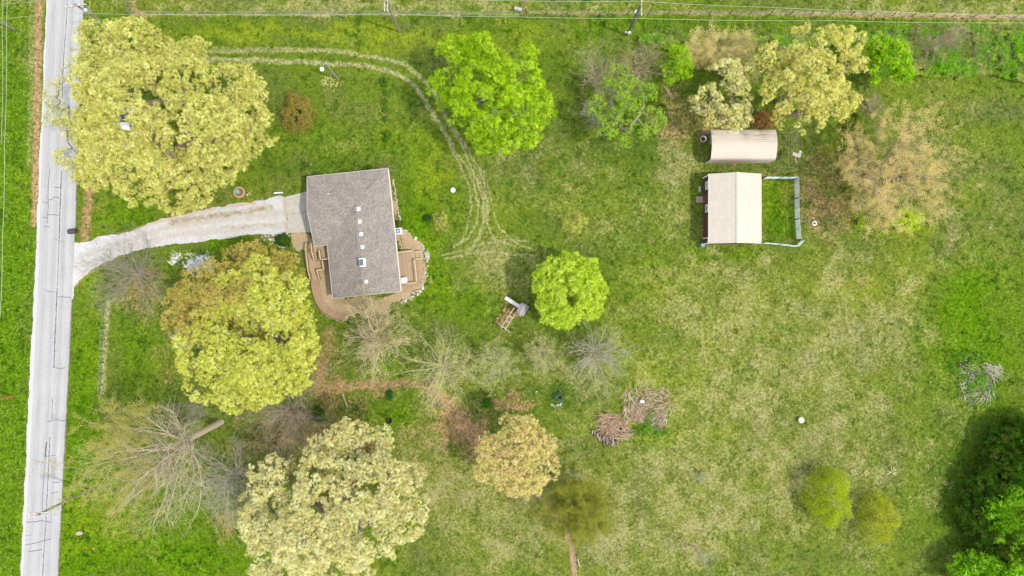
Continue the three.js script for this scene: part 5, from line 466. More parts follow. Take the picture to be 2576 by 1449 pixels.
leafTree({ name: 'maple_tree', label: 'vivid lime green maple beside the bend of the track', lobes: [[1140, 140, 46, 8], [1190, 135, 45, 9], [1240, 145, 62, 10], [1310, 150, 46, 9], [1125, 220, 48, 8], [1150, 265, 50, 9], [1215, 235, 80, 12], [1305, 235, 78, 11], [1350, 265, 46, 9], [1240, 320, 62, 9], [1222, 362, 30, 8], [1310, 320, 56, 9], [1255, 355, 36, 8], [1350, 215, 42, 9], [1100, 250, 26, 7]], cols: LIME, k: 1.9, spray: 'maple', trunkR: 0.4, puff: 0.4, spacing: 1.2, dens: 9, gap: 0.42, sprays: 15, leaf: 0.75, bark: [176, 172, 156] });
leafTree({ name: 'small_tree', label: 'dense round yellow green tree right of the swing set', lobes: [[1430, 730, 78, 6], [1390, 695, 44, 6], [1465, 695, 46, 6], [1395, 770, 46, 5.5], [1470, 762, 46, 5.5], [1430, 670, 34, 5], [1420, 795, 34, 4.5], [1495, 730, 30, 5]], cols: YLIME, spray: 'maple', trunkR: 0.22, k: 1.85, puff: 0.34, spacing: 1.25, dens: 11, gap: 0.27, sprays: 22, leaf: 0.6, squash: 0.8 });
leafTree({ name: 'oak_tree', label: 'yellow and orange tinged oak standing alone at the bottom centre', lobes: [[1250, 1130, 50, 8], [1318, 1110, 62, 9], [1350, 1175, 52, 8], [1290, 1190, 58, 8], [1228, 1180, 36, 7], [1330, 1220, 36, 7], [1290, 1080, 38, 8], [1365, 1120, 34, 8]], cols: [[214, 202, 126], [198, 188, 108], [208, 182, 124], [190, 184, 94], [216, 200, 138]], k: 1.9, trunkR: 0.3, puff: 0.36, spacing: 1.1, dens: 8, gap: 0.34, sprays: 17, leaf: 0.65 });
leafTree({ name: 'oak_tree', label: 'tall pale oak above the carport roof', lobes: [[1950, 150, 44, 10], [2010, 120, 52, 11], [2090, 118, 50, 12], [2140, 100, 34, 11], [2130, 190, 48, 11], [2050, 200, 70, 13], [1970, 230, 52, 11], [2030, 278, 56, 10], [2110, 255, 48, 10], [1970, 298, 24, 8], [2150, 150, 34, 10]], cols: [[208, 202, 108], [192, 188, 88], [218, 212, 130], [182, 178, 78]], trunkR: 0.45, puff: 0.42, spacing: 1.2, dens: 10, gap: 0.37, sprays: 23, leaf: 0.68 });
leafTree({ name: 'oak_tree', label: 'cream flowering oak at the upper left corner of the carport', lobes: [[1830, 190, 46, 8], [1880, 190, 30, 8], [1795, 238, 42, 8], [1850, 245, 52, 9], [1780, 285, 34, 7], [1850, 292, 40, 7], [1752, 268, 26, 6]], cols: [[214, 206, 138], [198, 192, 106], [222, 214, 152], [182, 178, 86]], trunkR: 0.32, puff: 0.38, spacing: 1.15, dens: 7, gap: 0.4, sprays: 18, leaf: 0.68 });
leafTree({ name: 'young_tree', label: 'bright green small tree right of the tall pale oak', lobes: [[2222, 125, 34, 5], [2255, 150, 38, 6], [2220, 175, 32, 5], [2270, 178, 26, 5], [2200, 150, 26, 4]], cols: [[146, 190, 30], [122, 168, 20], [164, 200, 50], [100, 146, 20]], spray: 'maple', trunkR: 0.18, puff: 0.4, dens: 7, gap: 0.32, sprays: 11 });
leafTree({ name: 'young_tree', label: 'narrow light green sapling tree at the thicket left end', lobes: [[1700, 115, 30, 5], [1705, 150, 34, 6], [1690, 180, 28, 5], [1722, 170, 24, 5]], cols: [[136, 176, 22], [118, 160, 18], [150, 182, 40]], trunkR: 0.14, puff: 0.38, dens: 5, gap: 0.36, sprays: 10, leaf: 0.85, bark: [120, 104, 80] });
leafTree({ name: 'mixed_tree', label: 'half leafed green tree with grey twigs in the upper middle', lobes: [[1560, 200, 40, 7], [1540, 250, 46, 7], [1600, 250, 48, 8], [1530, 305, 44, 6], [1590, 310, 52, 7], [1640, 300, 34, 6], [1560, 335, 34, 5], [1500, 270, 26, 6], [1630, 235, 26, 6]], cols: [[134, 172, 34], [118, 158, 26], [150, 182, 52], [140, 160, 60]], trunkR: 0.3, puff: 0.44, dens: 3.6, gap: 0.44, sprays: 9, leaf: 0.8, bark: [170, 158, 134], every: 1 });
// budding and bare trees
const TANB = [206, 184, 150];
bareTree({ name: 'bare_tree', label: 'bare tan tree below the house with twigs over the roof', u: 945, v: 838, base: [955, 850], H: 9, R: 112, fork: 1.8, limbs: 17, kids: 2, gnarl: 0.46, thin: 0.5, tw: 0.014, limbR: 0.4, trunkR: 0.26, bark: TANB, twig: [198, 180, 144], leaves: 0.1, perTip: 1, leafCols: [[196, 190, 110], [204, 196, 130]] });
bareTree({ name: 'bare_tree', label: 'wide budding tree with straight radiating limbs below the lawn', u: 1110, v: 925, base: [1122, 918], H: 10, R: 116, fork: 1.6, limbs: 19, kids: 1, gnarl: 0.18, thin: 0.3, tw: 0.013, limbR: 0.33, trunkR: 0.24, bark: [204, 194, 164], twig: [192, 184, 146], leaves: 0.2, perTip: 1, leafCols: [[178, 188, 70], [190, 196, 90]], leaf: 0.8 });
bareTree({ name: 'bare_tree', label: 'small grey leafless tree second in the row below the lawn', u: 1247, v: 915, base: [1248, 908], H: 6, R: 56, fork: 1, limbs: 19, kids: 1, gnarl: 0.18, thin: 0.3, tw: 0.011, limbR: 0.5, trunkR: 0.11, bark: [188, 182, 164], twig: [180, 176, 154], leaves: 0.15, perTip: 1, leafCols: [[170, 178, 90]] });
bareTree({ name: 'bare_tree', label: 'smallest grey leafless tree third in the row below the lawn', u: 1363, v: 890, base: [1362, 888], H: 5.5, R: 52, fork: 1, limbs: 18, kids: 1, gnarl: 0.2, thin: 0.3, tw: 0.011, limbR: 0.5, trunkR: 0.1, bark: [180, 174, 154], twig: [176, 170, 146], leaves: 0.12, perTip: 1, leafCols: [[176, 176, 96]] });
bareTree({ name: 'bare_tree', label: 'symmetrical grey leafless tree at the right end of its row', u: 1500, v: 887, base: [1494, 884], H: 7, R: 80, fork: 1.2, limbs: 26, kids: 1, gnarl: 0.15, thin: 0.2, tw: 0.013, limbR: 0.46, trunkR: 0.15, bark: [200, 192, 170], twig: [192, 184, 158] });
bareTree({ name: 'bare_tree', label: 'grey leafless tree where the drive meets the road', u: 318, v: 690, H: 7, R: 115, fork: 1.2, limbs: 17, kids: 2, gnarl: 0.42, levels: 3, thin: 0.62, tw: 0.013, trunkR: 0.18, bark: [166, 156, 142], twig: [164, 152, 138] });
bareTree({ name: 'bare_tree', label: 'tall leaning grey tree with thick trunk near the lower left', u: 400, v: 1165, base: [556, 1061], H: 16, R: 165, fork: 8.5, limbs: 21, kids: 2, gnarl: 0.4, limbR: 0.36, tw: 0.014, trunkR: 0.36, bark: [194, 180, 152], twig: [188, 176, 142], leaves: 0.52, perTip: 2, levels: 3, thin: 0.6, k: 1.7, leafCols: [[182, 168, 90], [176, 172, 80], [160, 160, 70]], leaf: 0.95, lift: 0.0, where: (x, z) => x < -41 && x > -56.5 });
bareTree({ name: 'bare_tree', label: 'brown twiggy tree under the lower side of the bright oak', u: 715, v: 1040, H: 7, R: 138, fork: 0.8, limbs: 20, kids: 2, gnarl: 0.36, levels: 3, thin: 0.45, tw: 0.009, trunkR: 0.16, bark: [160, 142, 124], twig: [176, 158, 140] });
bareTree({ name: 'bare_tree', label: 'pale grey tangled twig tree left of the cream oak', u: 560, v: 1215, H: 9, R: 105, fork: 1.6, limbs: 17, kids: 2, gnarl: 0.4, levels: 3, thin: 0.6, tw: 0.013, trunkR: 0.2, bark: [184, 176, 160], twig: [186, 176, 158] });
bareTree({ name: 'bare_tree', label: 'grey leafless sapling between dead tree and bright oak', u: 480, v: 1030, H: 6, R: 62, fork: 1, limbs: 9, kids: 2, gnarl: 0.36, trunkR: 0.12, bark: [172, 160, 144], twig: [170, 158, 142] });
bareTree({ name: 'budding_tree', label: 'orange tan budding tree right of the barn and pen', u: 2232, v: 432, base: [2150, 455], H: 10, R: 142, fork: 1.4, limbs: 18, kids: 2, gnarl: 0.24, trunkR: 0.34, bark: [122, 112, 102], twig: [160, 148, 130], leaves: 0.5, perTip: 2, levels: 3, thin: 0.62, tw: 0.011, k: 1.9, leafCols: [[208, 186, 118], [194, 168, 102], [216, 196, 134], [188, 176, 100]], leaf: 1 });
bareTree({ name: 'bare_tree', label: 'pale brown leafless tree at the upper left of the mixed tree', u: 1505, v: 185, H: 8, R: 62, fork: 1.4, limbs: 10, kids: 2, gnarl: 0.36, trunkR: 0.18, bark: [196, 176, 148], twig: [186, 168, 140] });
bareTree({ name: 'bare_tree', label: 'tan leafless tree behind the half leafed green tree', u: 1610, v: 160, H: 8, R: 70, fork: 1.4, limbs: 11, kids: 2, gnarl: 0.36, trunkR: 0.18, bark: [200, 178, 142], twig: [190, 168, 130] });
bareTree({ name: 'bare_tree', label: 'thin grey leafless branches at the lower left of the mixed tree', u: 1500, v: 282, H: 6, R: 48, fork: 1, limbs: 8, kids: 2, gnarl: 0.3, trunkR: 0.12, bark: [180, 172, 156], twig: [172, 164, 144] });
for (const [u, v, R, l] of [[1765, 125, 52, 'beige twiggy shrub tree at the thicket edge, left one'], [1850, 118, 46, 'beige twiggy shrub tree at the thicket edge beside the tall pale oak']]) bareTree({ name: 'bare_shrub', label: l, cat: 'shrub', u, v, H: 4.5, R, fork: 0.4, limbs: 14, kids: 2, gnarl: 0.35, trunkR: 0.09, bark: [204, 184, 140], twig: [200, 182, 136], leaves: 0.35, perTip: 1, leafCols: [[204, 190, 126], [190, 178, 104]] });
bareTree({ name: 'bare_sapling', label: 'thin leafless sapling with fallen pinkish litter at the bottom', u: 1770, v: 1410, base: [1745, 1374], H: 7, R: 42, fork: 2, limbs: 7, kids: 1, gnarl: 0.24, trunkR: 0.1, bark: [160, 150, 128], twig: [176, 168, 144] });
bareTree({ name: 'bare_sapling', label: 'tiny leafless sapling in the dark grass of the right field', u: 1758, v: 1202, H: 1.8, R: 22, fork: 0.2, limbs: 7, kids: 1, gnarl: 0.2, trunkR: 0.04, bark: [176, 170, 150], twig: [176, 172, 150] });
bareTree({ name: 'budding_tree', label: 'olive green budding tree at the bottom beside the leaf path', u: 1452, v: 1287, H: 7, R: 84, fork: 1, limbs: 20, kids: 2, gnarl: 0.26, levels: 3, thin: 0.55, trunkR: 0.16, bark: [120, 116, 80], twig: [116, 112, 72], leaves: 0.8, perTip: 2, k: 1.9, leafCols: [[150, 154, 50], [132, 140, 40], [120, 122, 54]], leaf: 0.7 });
// shrubs
shrub({ name: 'round_shrub', label: 'brown rounded shrub tree on the lawn between oak and maple', u: 745, v: 280, ru: 50, rv: 54, h: 3.2, n: 3300, leaf: 0.75, spray: 'fine', k: 2.1, gap: 0.3, cols: [[152, 136, 66], [136, 120, 56], [164, 146, 76], [122, 108, 52]], bark: [110, 90, 66], stems: 30 });
shrub({ name: 'globe_shrub', label: 'dense oval green shrub, the bigger of the pair at lower right', u: 2086, v: 1250, ru: 58, rv: 80, h: 5.2, n: 10000, leaf: 0.62, spray: 'fine', box: 0.8, cols: [[150, 168, 20], [128, 152, 14], [160, 172, 40], [112, 134, 14]], solid: true });
shrub({ name: 'globe_shrub', label: 'smaller yellow green oval shrub with brown hollow at lower right', u: 2212, v: 1304, ru: 50, rv: 68, h: 4.4, n: 6200, leaf: 0.62, spray: 'fine', box: 0.8, gap: 0.18, cols: [[164, 176, 26], [144, 160, 24], [152, 156, 50], [132, 136, 34]], solid: true });
shrub({ name: 'flowering_shrub', label: 'white blossoming shrub at the left edge of the bright oak', u: 462, v: 848, ru: 38, rv: 36, h: 3, n: 1100, leaf: 0.8, spray: 'bud', gap: 0.35, cols: [[238, 240, 236], [228, 234, 226], [150, 180, 80], [240, 240, 240]] });
shrub({ name: 'yellow_shrub', label: 'loose pale yellow shrub alone on the middle lawn', u: 1445, v: 562, ru: 42, rv: 42, h: 1.8, n: 900, leaf: 0.8, spray: 'bud', gap: 0.42, cols: [[196, 196, 84], [180, 184, 70], [204, 204, 108]], bark: [160, 152, 100], stems: 26 });
shrub({ name: 'yellow_shrub', label: 'loose pale shrub on the lawn right of the air conditioner', u: 1110, v: 558, ru: 26, rv: 32, h: 1.2, n: 420, leaf: 0.7, spray: 'bud', gap: 0.36, cols: [[196, 192, 96], [178, 180, 74], [206, 202, 124]], bark: [160, 152, 100], stems: 20 });
shrub({ name: 'lime_shrub', label: 'glowing lime shrub below the orange budding tree', u: 2280, v: 552, ru: 52, rv: 34, h: 2, n: 2600, leaf: 0.7, spray: 'fine', gap: 0.3, cols: [[186, 214, 20], [170, 202, 10], [196, 216, 60]] });
shrub({ name: 'lime_shrub', label: 'small olive lime shrub in the leaf litter right of the pen', u: 2160, v: 556, ru: 22, rv: 20, h: 1, n: 420, leaf: 0.65, spray: 'fine', gap: 0.34, cols: [[160, 184, 40], [140, 160, 40]] });
shrub({ name: 'dark_shrub', label: 'dark green shrub inside the block ring beside the drive', u: 711, v: 604, ru: 19, rv: 19, h: 1.1, n: 420, cols: [[58, 92, 24], [42, 74, 22], [76, 110, 40]] });
[[965, 207, 12, 'dark shrub at the top of the narrow lawn bed'], [970, 233, 6, 'second tiny shrub down the narrow lawn bed'], [968, 255, 7, 'third tiny shrub down the narrow lawn bed'], [968, 276, 7, 'fourth tiny shrub down the narrow lawn bed'], [969, 298, 8, 'fifth tiny shrub down the narrow lawn bed'], [972, 340, 12, 'dark shrub at the lower end of the narrow lawn bed']].forEach(([u, v, q, l]) => shrub({ name: 'bed_shrub', label: l, group: 'shrubs down the narrow lawn bed', u, v, ru: q, h: 0.5, leaf: 0.7, gap: 0.34, n: 40 + q * q * 1.6, cols: [[80, 126, 24], [62, 104, 20], [98, 140, 40]] }));
[[777, 446, 10, 'dark shrub at the upper left roof corner'], [800, 440, 12, 'low dark shrub along the upper house wall, left part'], [868, 436, 14, 'green shrub along the middle of the upper house wall'], [930, 430, 20, 'wide green shrub along the upper house wall, right part'], [1006, 562, 10, 'dark shrub just above the air conditioner']].forEach(([u, v, q, l]) => shrub({ name: 'foundation_shrub', label: l, group: 'shrubs against the house wall', u, v, ru: q, rv: q * 0.7, h: 0.9, leaf: 0.8, gap: 0.36, n: q * q * 2, cols: [[84, 116, 26], [104, 134, 34], [64, 94, 22]] }));
shrub({ name: 'bed_shrub', label: 'blue green leafy shrub in the flower bed by white stones', u: 1407, v: 1000, ru: 18, rv: 15, h: 0.6, n: 300, gap: 0.38, leaf: 0.9, cols: [[96, 130, 84], [112, 144, 104], [70, 104, 60]] });
shrub({ name: 'bed_shrub', label: 'small bright green plant at the left end of the russet bed', u: 1223, v: 1014, ru: 8, rv: 12, h: 0.5, n: 130, leaf: 0.8, cols: [[76, 140, 20], [60, 116, 16]] });
shrub({ name: 'bed_shrub', label: 'dark green clump of leaves at the brown twigs tree edge', u: 800, v: 1043, ru: 16, rv: 20, h: 0.6, n: 260, cols: [[60, 116, 24], [46, 92, 20]] });
shrub({ name: 'bed_shrub', label: 'dark evergreen tuft on the lawn right of the house', u: 1075, v: 548, ru: 11, rv: 8, h: 0.6, n: 120, cols: [[54, 100, 40], [40, 80, 30]] });
shrub({ name: 'bed_shrub', label: 'iris like dark green clump below the russet leaf strip', u: 981, v: 994, ru: 7, rv: 14, h: 0.7, n: 110, spray: 'blade', cols: [[50, 116, 50], [70, 130, 50]] });
[[2147, 1188, 9, 'yucca with dead brown skirt, left of the three'], [2178, 1190, 7, 'smallest yucca, the middle of the three'], [2243, 1187, 12, 'largest striped yucca, right of the three']].forEach(([u, v, q, l]) => { const t = thing('yucca', l, 'yucca', at(u, v), 0, 'yuccas above the oval shrubs'), r = rng(u); for (let i = 0; i < 34; i++) { const a = r() * 6.283, e = 0.1 + r() * 0.8, L = q * S * (1.0 + 0.5 * r()), g = new THREE.BufferGeometry(), d = V3(Math.cos(a) * Math.cos(e), Math.sin(e), Math.sin(a) * Math.cos(e)), s = V3(-Math.sin(a), 0, Math.cos(a)).multiplyScalar(0.05), m = d.clone().multiplyScalar(L * 0.5), p = d.clone().multiplyScalar(L).setY(d.y * L * 0.8); const A = m.clone().add(s), B = m.clone().sub(s); g.setAttribute('position', new THREE.Float32BufferAttribute([0, 0.05, 0, A.x, A.y + 0.05, A.z, p.x, p.y + 0.05, p.z, 0, 0.05, 0, p.x, p.y + 0.05, p.z, B.x, B.y + 0.05, B.z], 3)); g.computeVertexNormals(); part(t, 'leaf', g, mat(new THREE.Color().setRGB(...leafCol([[196, 200, 110], [130, 156, 70], [222, 216, 170], [170, 176, 90]][i % 4], 1.5)), 0.7, { side: THREE.DoubleSide })); } });
// thicket at the upper right: one tangled mass of brambles and saplings
{ const r = rng(77), t = thing('bramble_thicket', 'long tangled green thicket along the upper right fence', 'thicket'); t.userData.kind = 'stuff'; const items = [], W = new Wood(), C = [[110, 166, 20], [88, 142, 16], [134, 182, 40], [84, 130, 24], [158, 186, 60], [168, 164, 96]].map((c) => leafCol(c, 2.05));
  const inside = (u, v) => { if (u > 2200) { const lo = 72 + (vn(u / 40, 3) - 0.5) * 20, hi = 178 + (vn(u / 50, 8) - 0.5) * 36 + (u > 2400 ? 14 : 0); return v > lo && v < hi; } if (u > 1610) return v > 88 + (vn(u / 30, 5) - 0.5) * 14 && v < 118 + (vn(u / 30, 15) - 0.5) * 24; return false; };
  for (let i = 0; i < 52000; i++) { const u = 1610 + r() * 1000, v = 60 + r() * 150; if (!inside(u, v)) continue; const d = vn(u / 16, v / 16), e = vn(u / 45 + 7, v / 45); if (d < 0.2 || e < 0.14) continue; const h = (0.15 + 0.9 * d * e * 1.6) * (0.25 + 0.75 * Math.sqrt(r())), p = at(u, v, h); const ci = clamp(vn(u / 24 + 5, v / 24) + (r() - 0.5) * 0.5), c = C[Math.min(5, Math.floor(ci * 6))]; const l = 0.8 + 0.4 * r(); items.push([p.x, h, p.z, 0.7 + 0.6 * r(), r() - 0.5, 0.8, r() - 0.5, [c[0] * l, c[1] * l, c[2] * l]]); }
  for (let i = 0; i < 2600; i++) { const u = 1600 + r() * 1000, v = 64 + r() * 140; if (!inside(u, v)) continue; const p = at(u, v).setY(0.1 + r() * 0.9), a = r() * 6.283, q = p.clone().add(V3(Math.cos(a) * (0.5 + r()), 0.3 + r() * 0.9, Math.sin(a) * (0.5 + r()))), e = q.clone().add(V3(Math.cos(a + 0.4) * 0.7, -0.1 - r() * 0.3, Math.sin(a + 0.4) * 0.7)); W.tube(p, q, 0.014, 0.01, 3); W.tube(q, e, 0.01, 0.006, 3); }
  part(t, 'stems', W.geo(), mat([186, 170, 132], 0.95)); foliage(t, 'foliage', SPRAY.bush, items); }
for (const [u, v, R, h, l] of [[2350, 118, 34, 2.4, 'grey dry bush tangled in the thicket'], [2398, 90, 26, 3, 'tall pale dead bush at the thicket top'], [2200, 265, 34, 2.2, 'dry brown bramble right below the tall pale oak']]) bareTree({ name: 'dead_bush', label: l, cat: 'bush', u, v, H: h, R, fork: 0.2, limbs: 12, kids: 2, gnarl: 0.4, trunkR: 0.05, bark: [196, 178, 146], twig: [190, 172, 138], levels: 2 });
shrub({ name: 'thicket_bush', label: 'green bush in the gap between tall pale oak and litter', u: 2150, v: 300, ru: 34, rv: 46, h: 1.4, n: 1100, gap: 0.4, leaf: 0.75, cols: [[130, 160, 40], [110, 140, 34], [146, 150, 70]] });
shrub({ name: 'thicket_bush', label: 'low russet shrub behind the carport between the oaks', u: 1925, v: 300, ru: 34, rv: 26, h: 2.2, n: 1100, leaf: 0.7, gap: 0.3, cols: [[170, 128, 72], [150, 116, 62], [186, 144, 84]] });
// woods at the lower right: tall dark trees
const DARK = [[70, 128, 18], [52, 104, 12], [96, 152, 26], [40, 80, 12]], DARK2 = [[128, 186, 28], [106, 164, 16], [150, 196, 50], [70, 120, 14]];
leafTree({ name: 'woodland_tree', label: 'tall dark tree at the right edge, uppermost of the wood', lobes: [[2575, 1150, 40, 3], [2550, 1195, 34, 2.8], [2620, 1110, 60, 3.5], [2590, 1220, 50, 3.4], [2590, 1090, 30, 2.8]], cols: DARK, k: 1.5, spray: 'maple', trunkR: 0.4, puff: 0.5, dens: 8, gap: 0.3, squash: 0.9 });
leafTree({ name: 'woodland_tree', label: 'bright topped tree at the right edge, middle of the wood', lobes: [[2515, 1285, 38, 3.6], [2545, 1245, 30, 3.6], [2575, 1310, 50, 4], [2500, 1335, 26, 3], [2610, 1260, 56, 4], [2560, 1365, 40, 3.4]], cols: DARK2, k: 1.7, spray: 'maple', trunkR: 0.4, puff: 0.5, dens: 7, gap: 0.36, squash: 0.9 });
leafTree({ name: 'woodland_tree', label: 'green tree cut by the lower right picture corner', lobes: [[2440, 1425, 38, 3], [2480, 1440, 44, 4], [2405, 1447, 30, 2.6], [2540, 1470, 60, 5], [2570, 1430, 40, 4]], cols: DARK2, spray: 'maple', trunkR: 0.35, puff: 0.46, dens: 7, gap: 0.3 });
leafTree({ name: 'woodland_tree', label: 'tall tree just past the right edge of the wood', lobes: [[2660, 1180, 70, 5], [2680, 1300, 70, 5], [2650, 1400, 70, 5]], cols: DARK, k: 1.3, spray: 'maple', trunkR: 0.5, puff: 0.6, dens: 6, gap: 0.28, squash: 1 });
leafTree({ name: 'woodland_tree', label: 'very dark low tree in the shade of the wood', lobes: [[2530, 1090, 40, 2], [2500, 1120, 34, 1.8], [2540, 1150, 44, 2.6], [2500, 1170, 36, 2], [2475, 1210, 38, 2], [2520, 1220, 44, 2.6], [2450, 1255, 34, 1.8], [2490, 1270, 40, 2.4], [2430, 1290, 28, 1.5], [2450, 1320, 34, 1.8], [2480, 1345, 40, 2.2], [2460, 1375, 30, 1.8], [2530, 1370, 50, 2.6], [2560, 1420, 40, 2.4], [2510, 1070, 26, 1.6]], cols: [[56, 92, 20], [44, 76, 18], [70, 108, 26], [84, 92, 36]], k: 1.7, spray: 'maple', trunkR: 0.16, fork: 0.15, puff: 0.42, dens: 7, gap: 0.26, squash: 0.9 });
// brush piles, firewood, lying timber
function brushPile(label, spots, seed, cols) { const r = rng(seed), t = thing('brush_pile', label, 'brush pile'); for (let c = 0; c < cols.length; c++) { const W = new Wood(); for (let i = 0; i < 230; i++) { const s = spots[Math.floor(r() * spots.length)], a0 = s[3] + (r() - 0.5) * 1.7, q = r(), p = at(s[0] + (r() - 0.5) * s[2] * 1.5, s[1] + (r() - 0.5) * s[2] * 1.3).setY(0.05 + r() * 0.6 * (1 - Math.abs(q - 0.5))); let L = 0.3 + r() * r() * 1.7, d = V3(Math.cos(a0), (r() - 0.5) * 0.5, Math.sin(a0)), e = p.clone().addScaledVector(d, L / 2); e.y = Math.max(0.05, e.y); const f = e.clone().addScaledVector(d.clone().applyAxisAngle(V3(0, 1, 0), (r() - 0.5) * 0.7), L / 2); f.y = Math.max(0.04, f.y); const R = 0.012 + r() * r() * 0.035; W.tube(p, e, R, R * 0.8, 4); W.tube(e, f, R * 0.8, R * 0.4, 3); if (r() < 0.5) W.tube(e, e.clone().addScaledVector(d.clone().applyAxisAngle(V3(0, 1, 0), 0.7), L * 0.4), R * 0.5, R * 0.3, 3); } part(t, 'twigs', W.geo(), mat(barkCol(cols[c]), 0.95)).userData.kind = 'stuff'; }
  for (let i = 0; i < 9; i++) { const s = spots[Math.floor(r() * spots.length)], a = s[3] + (r() - 0.5) * 1.6, p = at(s[0] + (r() - 0.5) * s[2] * 1.2, s[1] + (r() - 0.5) * s[2]).setY(0.35 + r() * 0.7), L = 1.2 + r() * 1.4; part(t, 'branch', bar(p, p.clone().add(V3(Math.cos(a) * L, (r() - 0.5) * 0.4, Math.sin(a) * L)), 0.05, 6, 0.02), mat([214, 190, 164], 0.9)); } }
brushPile('large heap of pink brown cut branches in the field', [[1600, 1000, 44, 1.4], [1640, 1035, 44, 2.6], [1650, 1000, 40, 0.4], [1590, 1035, 30, 1.3], [1655, 1050, 30, 2.2]], 201, [[200, 160, 132], [228, 200, 174], [168, 132, 108], [214, 204, 186]]);
brushPile('smaller heap of brown cut twigs above the firewood', [[1538, 1062, 34, 2.8], [1550, 1080, 36, 0.2]], 202, [[206, 166, 136], [230, 196, 166], [172, 136, 112]]);
brushPile('grey bare branch heap among weeds at the right edge', [[2445, 945, 50, 0.6], [2470, 960, 44, 1.4], [2450, 975, 50, 2.4], [2495, 930, 24, 1]], 203, [[232, 224, 196], [214, 204, 176], [164, 148, 126]]);
for (const [u, v, a, b, h, n, l] of [[1640, 1082, 44, 22, 0.5, 520, 'bright green weeds below the pink branch heap'], [1640, 1060, 20, 40, 0.4, 300, 'weeds at the right side of the pink branch heap'], [2420, 925, 34, 40, 0.8, 420, 'blue green weeds left of the grey branch heap'], [2470, 965, 56, 40, 0.9, 800, 'pale green weeds among the lower grey branches'], [2450, 900, 46, 18, 0.5, 220, 'low weeds above the grey branch heap']]) shrub({ name: 'weed_patch', label: l, cat: 'weeds', u, v, ru: a, rv: b, h, n, leaf: 0.8, gap: 0.42, spray: 'bush', stems: 20, cols: [[104, 160, 20], [84, 138, 24], [126, 176, 46], [110, 140, 70]] });
{ const r = rng(61), t = thing('firewood_pile', 'scattered heap of split grey firewood logs in the field', 'firewood pile'); const rows = [[1490, 1085, 5], [1496, 1096, 8], [1506, 1105, 8], [1520, 1112, 6]]; rows.forEach(([u, v, n], k) => { for (let i = 0; i < n; i++) { const p = at(u + i * 6.5 + (r() - 0.5) * 4, v + i * 0.7 + (r() - 0.5) * 5).setY(0.14 + (r() < 0.35 ? 0.2 : 0)), a = 1.5 + (r() - 0.5) * 0.7, L = 0.22 + r() * 0.1, d = V3(Math.cos(a) * L, 0, Math.sin(a) * L); part(t, 'log', bar(p.clone().sub(d), p.clone().add(d), 0.1 + r() * 0.06, 7), mat([[186, 170, 156], [160, 140, 126], [204, 186, 164], [132, 110, 98]][Math.floor(r() * 4)], 0.95)); } }); }
{ const t = thing('white_rag', 'small white scrap lying on the big branch heap', 'scrap', at(1613, 1008)); t.position.y = 0.7; part(t, 'sheet', (() => { const g = new THREE.PlaneGeometry(0.55, 0.4, 8, 6); const p = g.attributes.position; for (let i = 0; i < p.count; i++) p.setZ(i, 0.12 * vn(p.getX(i) * 6 + 4, p.getY(i) * 6)); g.rotateX(-Math.PI / 2); g.computeVertexNormals(); return g; })(), mat([226, 230, 232], 0.8, { side: THREE.DoubleSide })); }
{ const t = thing('plank_pair', 'two weathered poles lying side by side in brown litter', 'timber'); const m = mat([206, 180, 140], 0.9); part(t, 'timber', bar(at(1670, 217).setY(0.08), at(1691, 250).setY(0.08), 0.08, 7), m); part(t, 'timber', bar(at(1675, 216).setY(0.08), at(1694, 249).setY(0.08), 0.07, 7), m); }
single('fallen_log', bar(at(862, 990).setY(0.13), at(875, 1024).setY(0.13), 0.13, 9), mat([196, 176, 150], 0.95), 'pale fallen log under the brown twigs beside the leaf strip', 'log');
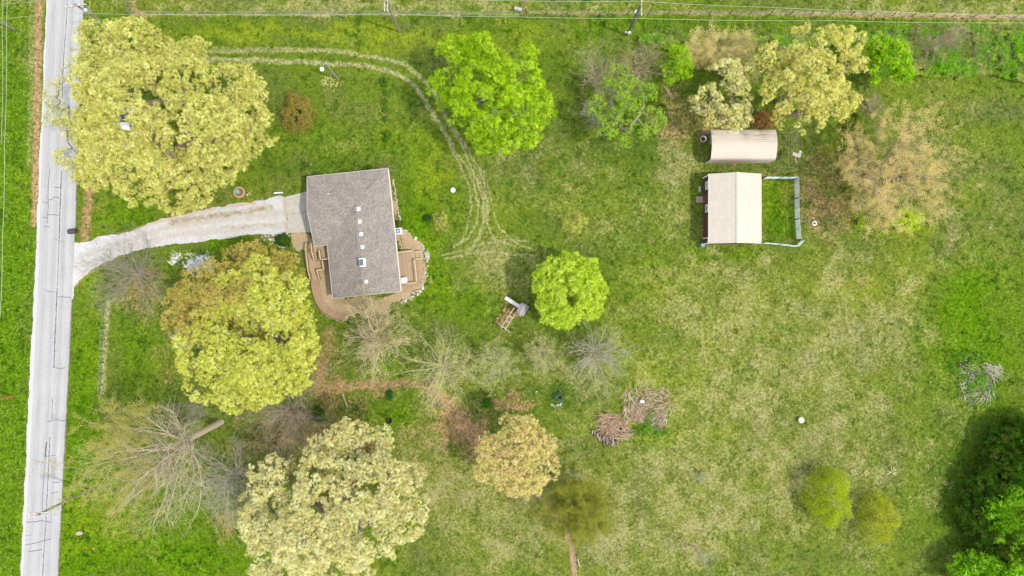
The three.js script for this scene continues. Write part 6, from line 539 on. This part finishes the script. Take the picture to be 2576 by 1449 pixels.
{ const t = thing('bed_stones', 'white edging stones at the lower side of the flower bed', 'stones'); stones(t, [[1388, 1018, 0.4], [1393, 1021, 0.3], [1403, 1019, 0.5], [1410, 1017, 0.4], [1245, 993, 0.36], [1290, 1035, 0.24], [1350, 985, 0.25], [1262, 1031, 0.2]]); }
single('boundary_stone', stoneG[2].clone().scale(0.9, 0.7, 0.9).translate(at(202, 1340).x, 0.15, at(202, 1340).z), mat([206, 186, 160], 0.95), 'pale round rock in the lower left grass', 'rock');
single('orange_ball', new THREE.SphereGeometry(0.16, 18, 12).translate(at(238, 1378).x, 0.17, at(238, 1378).z), mat([238, 150, 110], 0.6), 'small orange ball in the lower left grass', 'ball');
single('white_stake', bar(at(1085 - 200, 968).setY(0.05), at(1085 - 200, 975).setY(0.05), 0.04, 6), mat([210, 200, 190], 0.8), 'thin pale stick on the russet leaf strip', 'stick');
// grass: coarse tufts, thicker where the ground is lush
{ const r = rng(4242), items = []; for (let i = 0; i < 170000; i++) { const u = -20 + r() * 2616, v = -20 + r() * 1490; const p = at(u, v), c = groundAt(p.x, p.z); if (!c) continue; const green = c[1] - c[0], k = vn(u / 11 + 60, v / 11 + 5), dark = c[1] < 0.11; if (green < 0.012 && r() > 0.25) continue; if (k < 0.42 && r() > 0.3) continue; if (u > roadL(v) - 14 && u < roadR(v) + 2) continue; if (v > 470 && v < 760 && u > 170 && u < 735 && dseg(u, v, [[180, 680], [260, 640], [350, 605], [450, 575], [550, 560], [730, 540]]) < 46) continue; if (u > 715 && u < 1075 && v > 425 && v < 800 && (v > 580 || u > 765) && u < 1060) continue; if (u > 1770 && u < 1920 && v > 320 && v < 620) continue; if (dseg(u, v, [[1131, 362], [1186, 490], [1210, 540], [1180, 610]]) < 26 && r() > 0.2) continue; const l = 0.85 + 0.4 * r(); items.push([p.x, 0.02, p.z, 0.35 + 0.5 * r() * (0.5 + k), (r() - 0.5) * 0.5, 1, (r() - 0.5) * 0.5, [c[0] * l, c[1] * l, c[2] * l]]); }
  const o = foliage(scene, 'grass', SPRAY.blade, items, solidLeafM); o.userData = { kind: 'stuff', label: 'coarse tufts of meadow grass scattered over the plot', category: 'grass' }; }
renderer.render(scene, camera);
